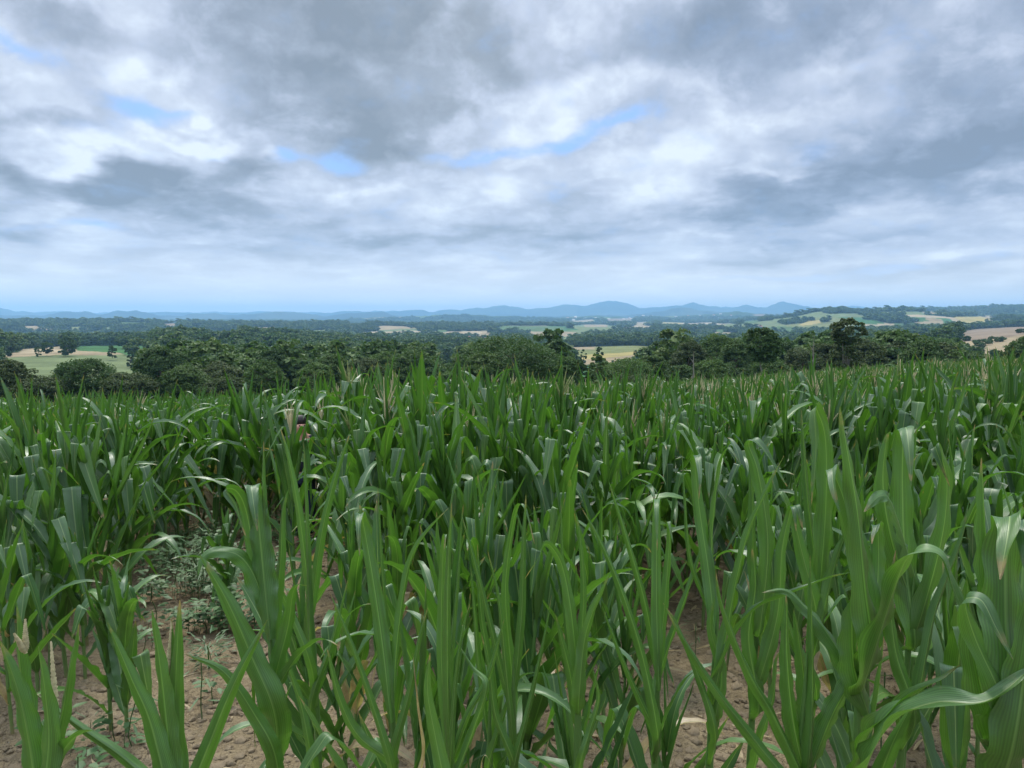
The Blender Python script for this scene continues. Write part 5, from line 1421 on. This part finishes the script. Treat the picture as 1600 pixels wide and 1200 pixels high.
# ------------------------------------------------------------------ the person half hidden in the maize
M_SKIN = simple('skin', (.52, .27, .19), .5, .4, .05, 20)
M_HAIR = simple('dark_hair', (.02, .015, .012), .6, .4, .2, 60)
M_SHIRT = simple('dark_shirt', (.03, .035, .045), .8, .2, .1, 30)
M_TROU = simple('dark_trousers', (.03, .04, .07), .85, .2, .1, 30)
def skin_mesh(name, pts, edges, rad, mat, parent, sub=2, root=0):
    me = bpy.data.meshes.new(name); me.from_pydata(pts, edges, []); me.update(); me.materials.append(mat)
    o = obj(name, me, parent)
    me.skin_vertices.new() if hasattr(me.skin_vertices, 'new') and not len(me.skin_vertices) else None
    md = o.modifiers.new('skin', 'SKIN'); md.use_smooth_shade = True
    if not len(me.skin_vertices):
        import bmesh
        bm = bmesh.new(); bm.from_mesh(me); lay = bm.verts.layers.skin.verify(); bm.to_mesh(me); bm.free()
    sv = me.skin_vertices[0].data
    for i, r_ in enumerate(rad): sv[i].radius = r_ if isinstance(r_, tuple) else (r_, r_); sv[i].use_root = (i == root)
    s2 = o.modifiers.new('smooth', 'SUBSURF'); s2.levels = sub; s2.render_levels = sub
    return o
pg = gz(PERX, PERY)
per = obj('person', None, loc=(PERX, PERY, pg), label='dark haired person standing hidden up to the face among the maize', cat='person')
k = (EYE - (650 - 500) / F * PERY - pg) / 1.66; per.scale = (k, k, k); per.rotation_euler.z = R(25)
bp = [(0, 0, .92), (0, 0, 1.10), (0, 0, 1.30), (0, 0, 1.42), (0, -.02, 1.50), (0, -.035, 1.57),
      (-.17, 0, 1.36), (-.20, .02, 1.12), (-.18, -.10, .90), (-.17, -.15, .84), (.17, 0, 1.36), (.20, .02, 1.12), (.18, -.10, .90), (.17, -.15, .84),
      (-.09, 0, .86), (-.10, -.01, .48), (-.10, .01, .08), (-.10, -.14, .035), (.09, 0, .86), (.10, -.01, .48), (.10, .01, .08), (.10, -.14, .035)]
be = [(0, 1), (1, 2), (2, 3), (3, 4), (4, 5), (2, 6), (6, 7), (7, 8), (8, 9), (2, 10), (10, 11), (11, 12), (12, 13), (0, 14), (14, 15), (15, 16), (16, 17), (0, 18), (18, 19), (19, 20), (20, 21)]
br = [(.15, .11), (.13, .10), (.15, .10), (.055, .055), (.075, .085), (.078, .088), .055, .042, .03, .03, .055, .042, .03, .03, .08, .055, .035, .035, .08, .055, .035, .035]
body = skin_mesh('body', bp, be, br, M_SKIN, per)
skin_mesh('shirt', [(0, 0, .88), (0, 0, 1.10), (0, 0, 1.30), (0, 0, 1.40), (-.17, 0, 1.36), (-.20, .02, 1.12), (.17, 0, 1.36), (.20, .02, 1.12)], [(0, 1), (1, 2), (2, 3), (2, 4), (4, 5), (2, 6), (6, 7)], [(.165, .125), (.145, .115), (.165, .118), .065, .068, .058, .068, .058], M_SHIRT, per)
skin_mesh('trousers', [(0, 0, .95), (-.09, 0, .86), (-.10, -.01, .48), (-.10, .01, .10), (.09, 0, .86), (.10, -.01, .48), (.10, .01, .10)], [(0, 1), (1, 2), (2, 3), (0, 4), (4, 5), (5, 6)], [(.16, .12), .092, .068, .052, .092, .068, .052], M_TROU, per)
skin_mesh('hair', [(0, .01, 1.49), (0, .02, 1.56), (0, .0, 1.62), (0, -.04, 1.645)], [(0, 1), (1, 2), (2, 3)], [(.075, .06), (.09, .08), (.085, .085), (.06, .04)], M_HAIR, per)
for s_ in (-1, 1):
    mb = MB(); mb.tube(np.array([[s_ * .03, -.108, 1.545], [s_ * .03, -.118, 1.545]]), [.012, .002], 8); obj('eye', mb.out('eye', [M_HAIR]), per)
mb = MB(); mb.tube(np.array([[0, -.105, 1.555], [0, -.128, 1.525], [0, -.118, 1.515]]), [.007, .013, .004], 6); obj('nose', mb.out('nose', [M_SKIN]), per)

# ------------------------------------------------------------------ air
hm = bpy.data.materials.new('air'); hm.use_nodes = True
HN = NT(hm.node_tree)
ho = HN.n('ShaderNodeOutputMaterial')
pv = HN.n('ShaderNodeVolumePrincipled')
pv.inputs['Color'].default_value = (0.35, 0.66, 1.0, 1)
pv.inputs['Density'].default_value = 7.4e-5
pv.inputs['Anisotropy'].default_value = 0.35
HN.t.links.new(pv.outputs[0], ho.inputs['Volume'])
zmin = min(min(v.co.z for v in bpy.data.objects[q].data.vertices) for q in ('soil', 'valley', 'hills', 'mountains')) - 1
zmax = max(v.co.z for v in bpy.data.objects['mountains'].data.vertices) + 15
mb = MB(); mb.box((0, 0, (zmin + zmax) / 2), (28000, 28000, (zmax - zmin) / 2))
print('haze', zmin, zmax)
hz_o = obj('haze', mb.out('haze', [hm], smooth=False), kind='stuff')
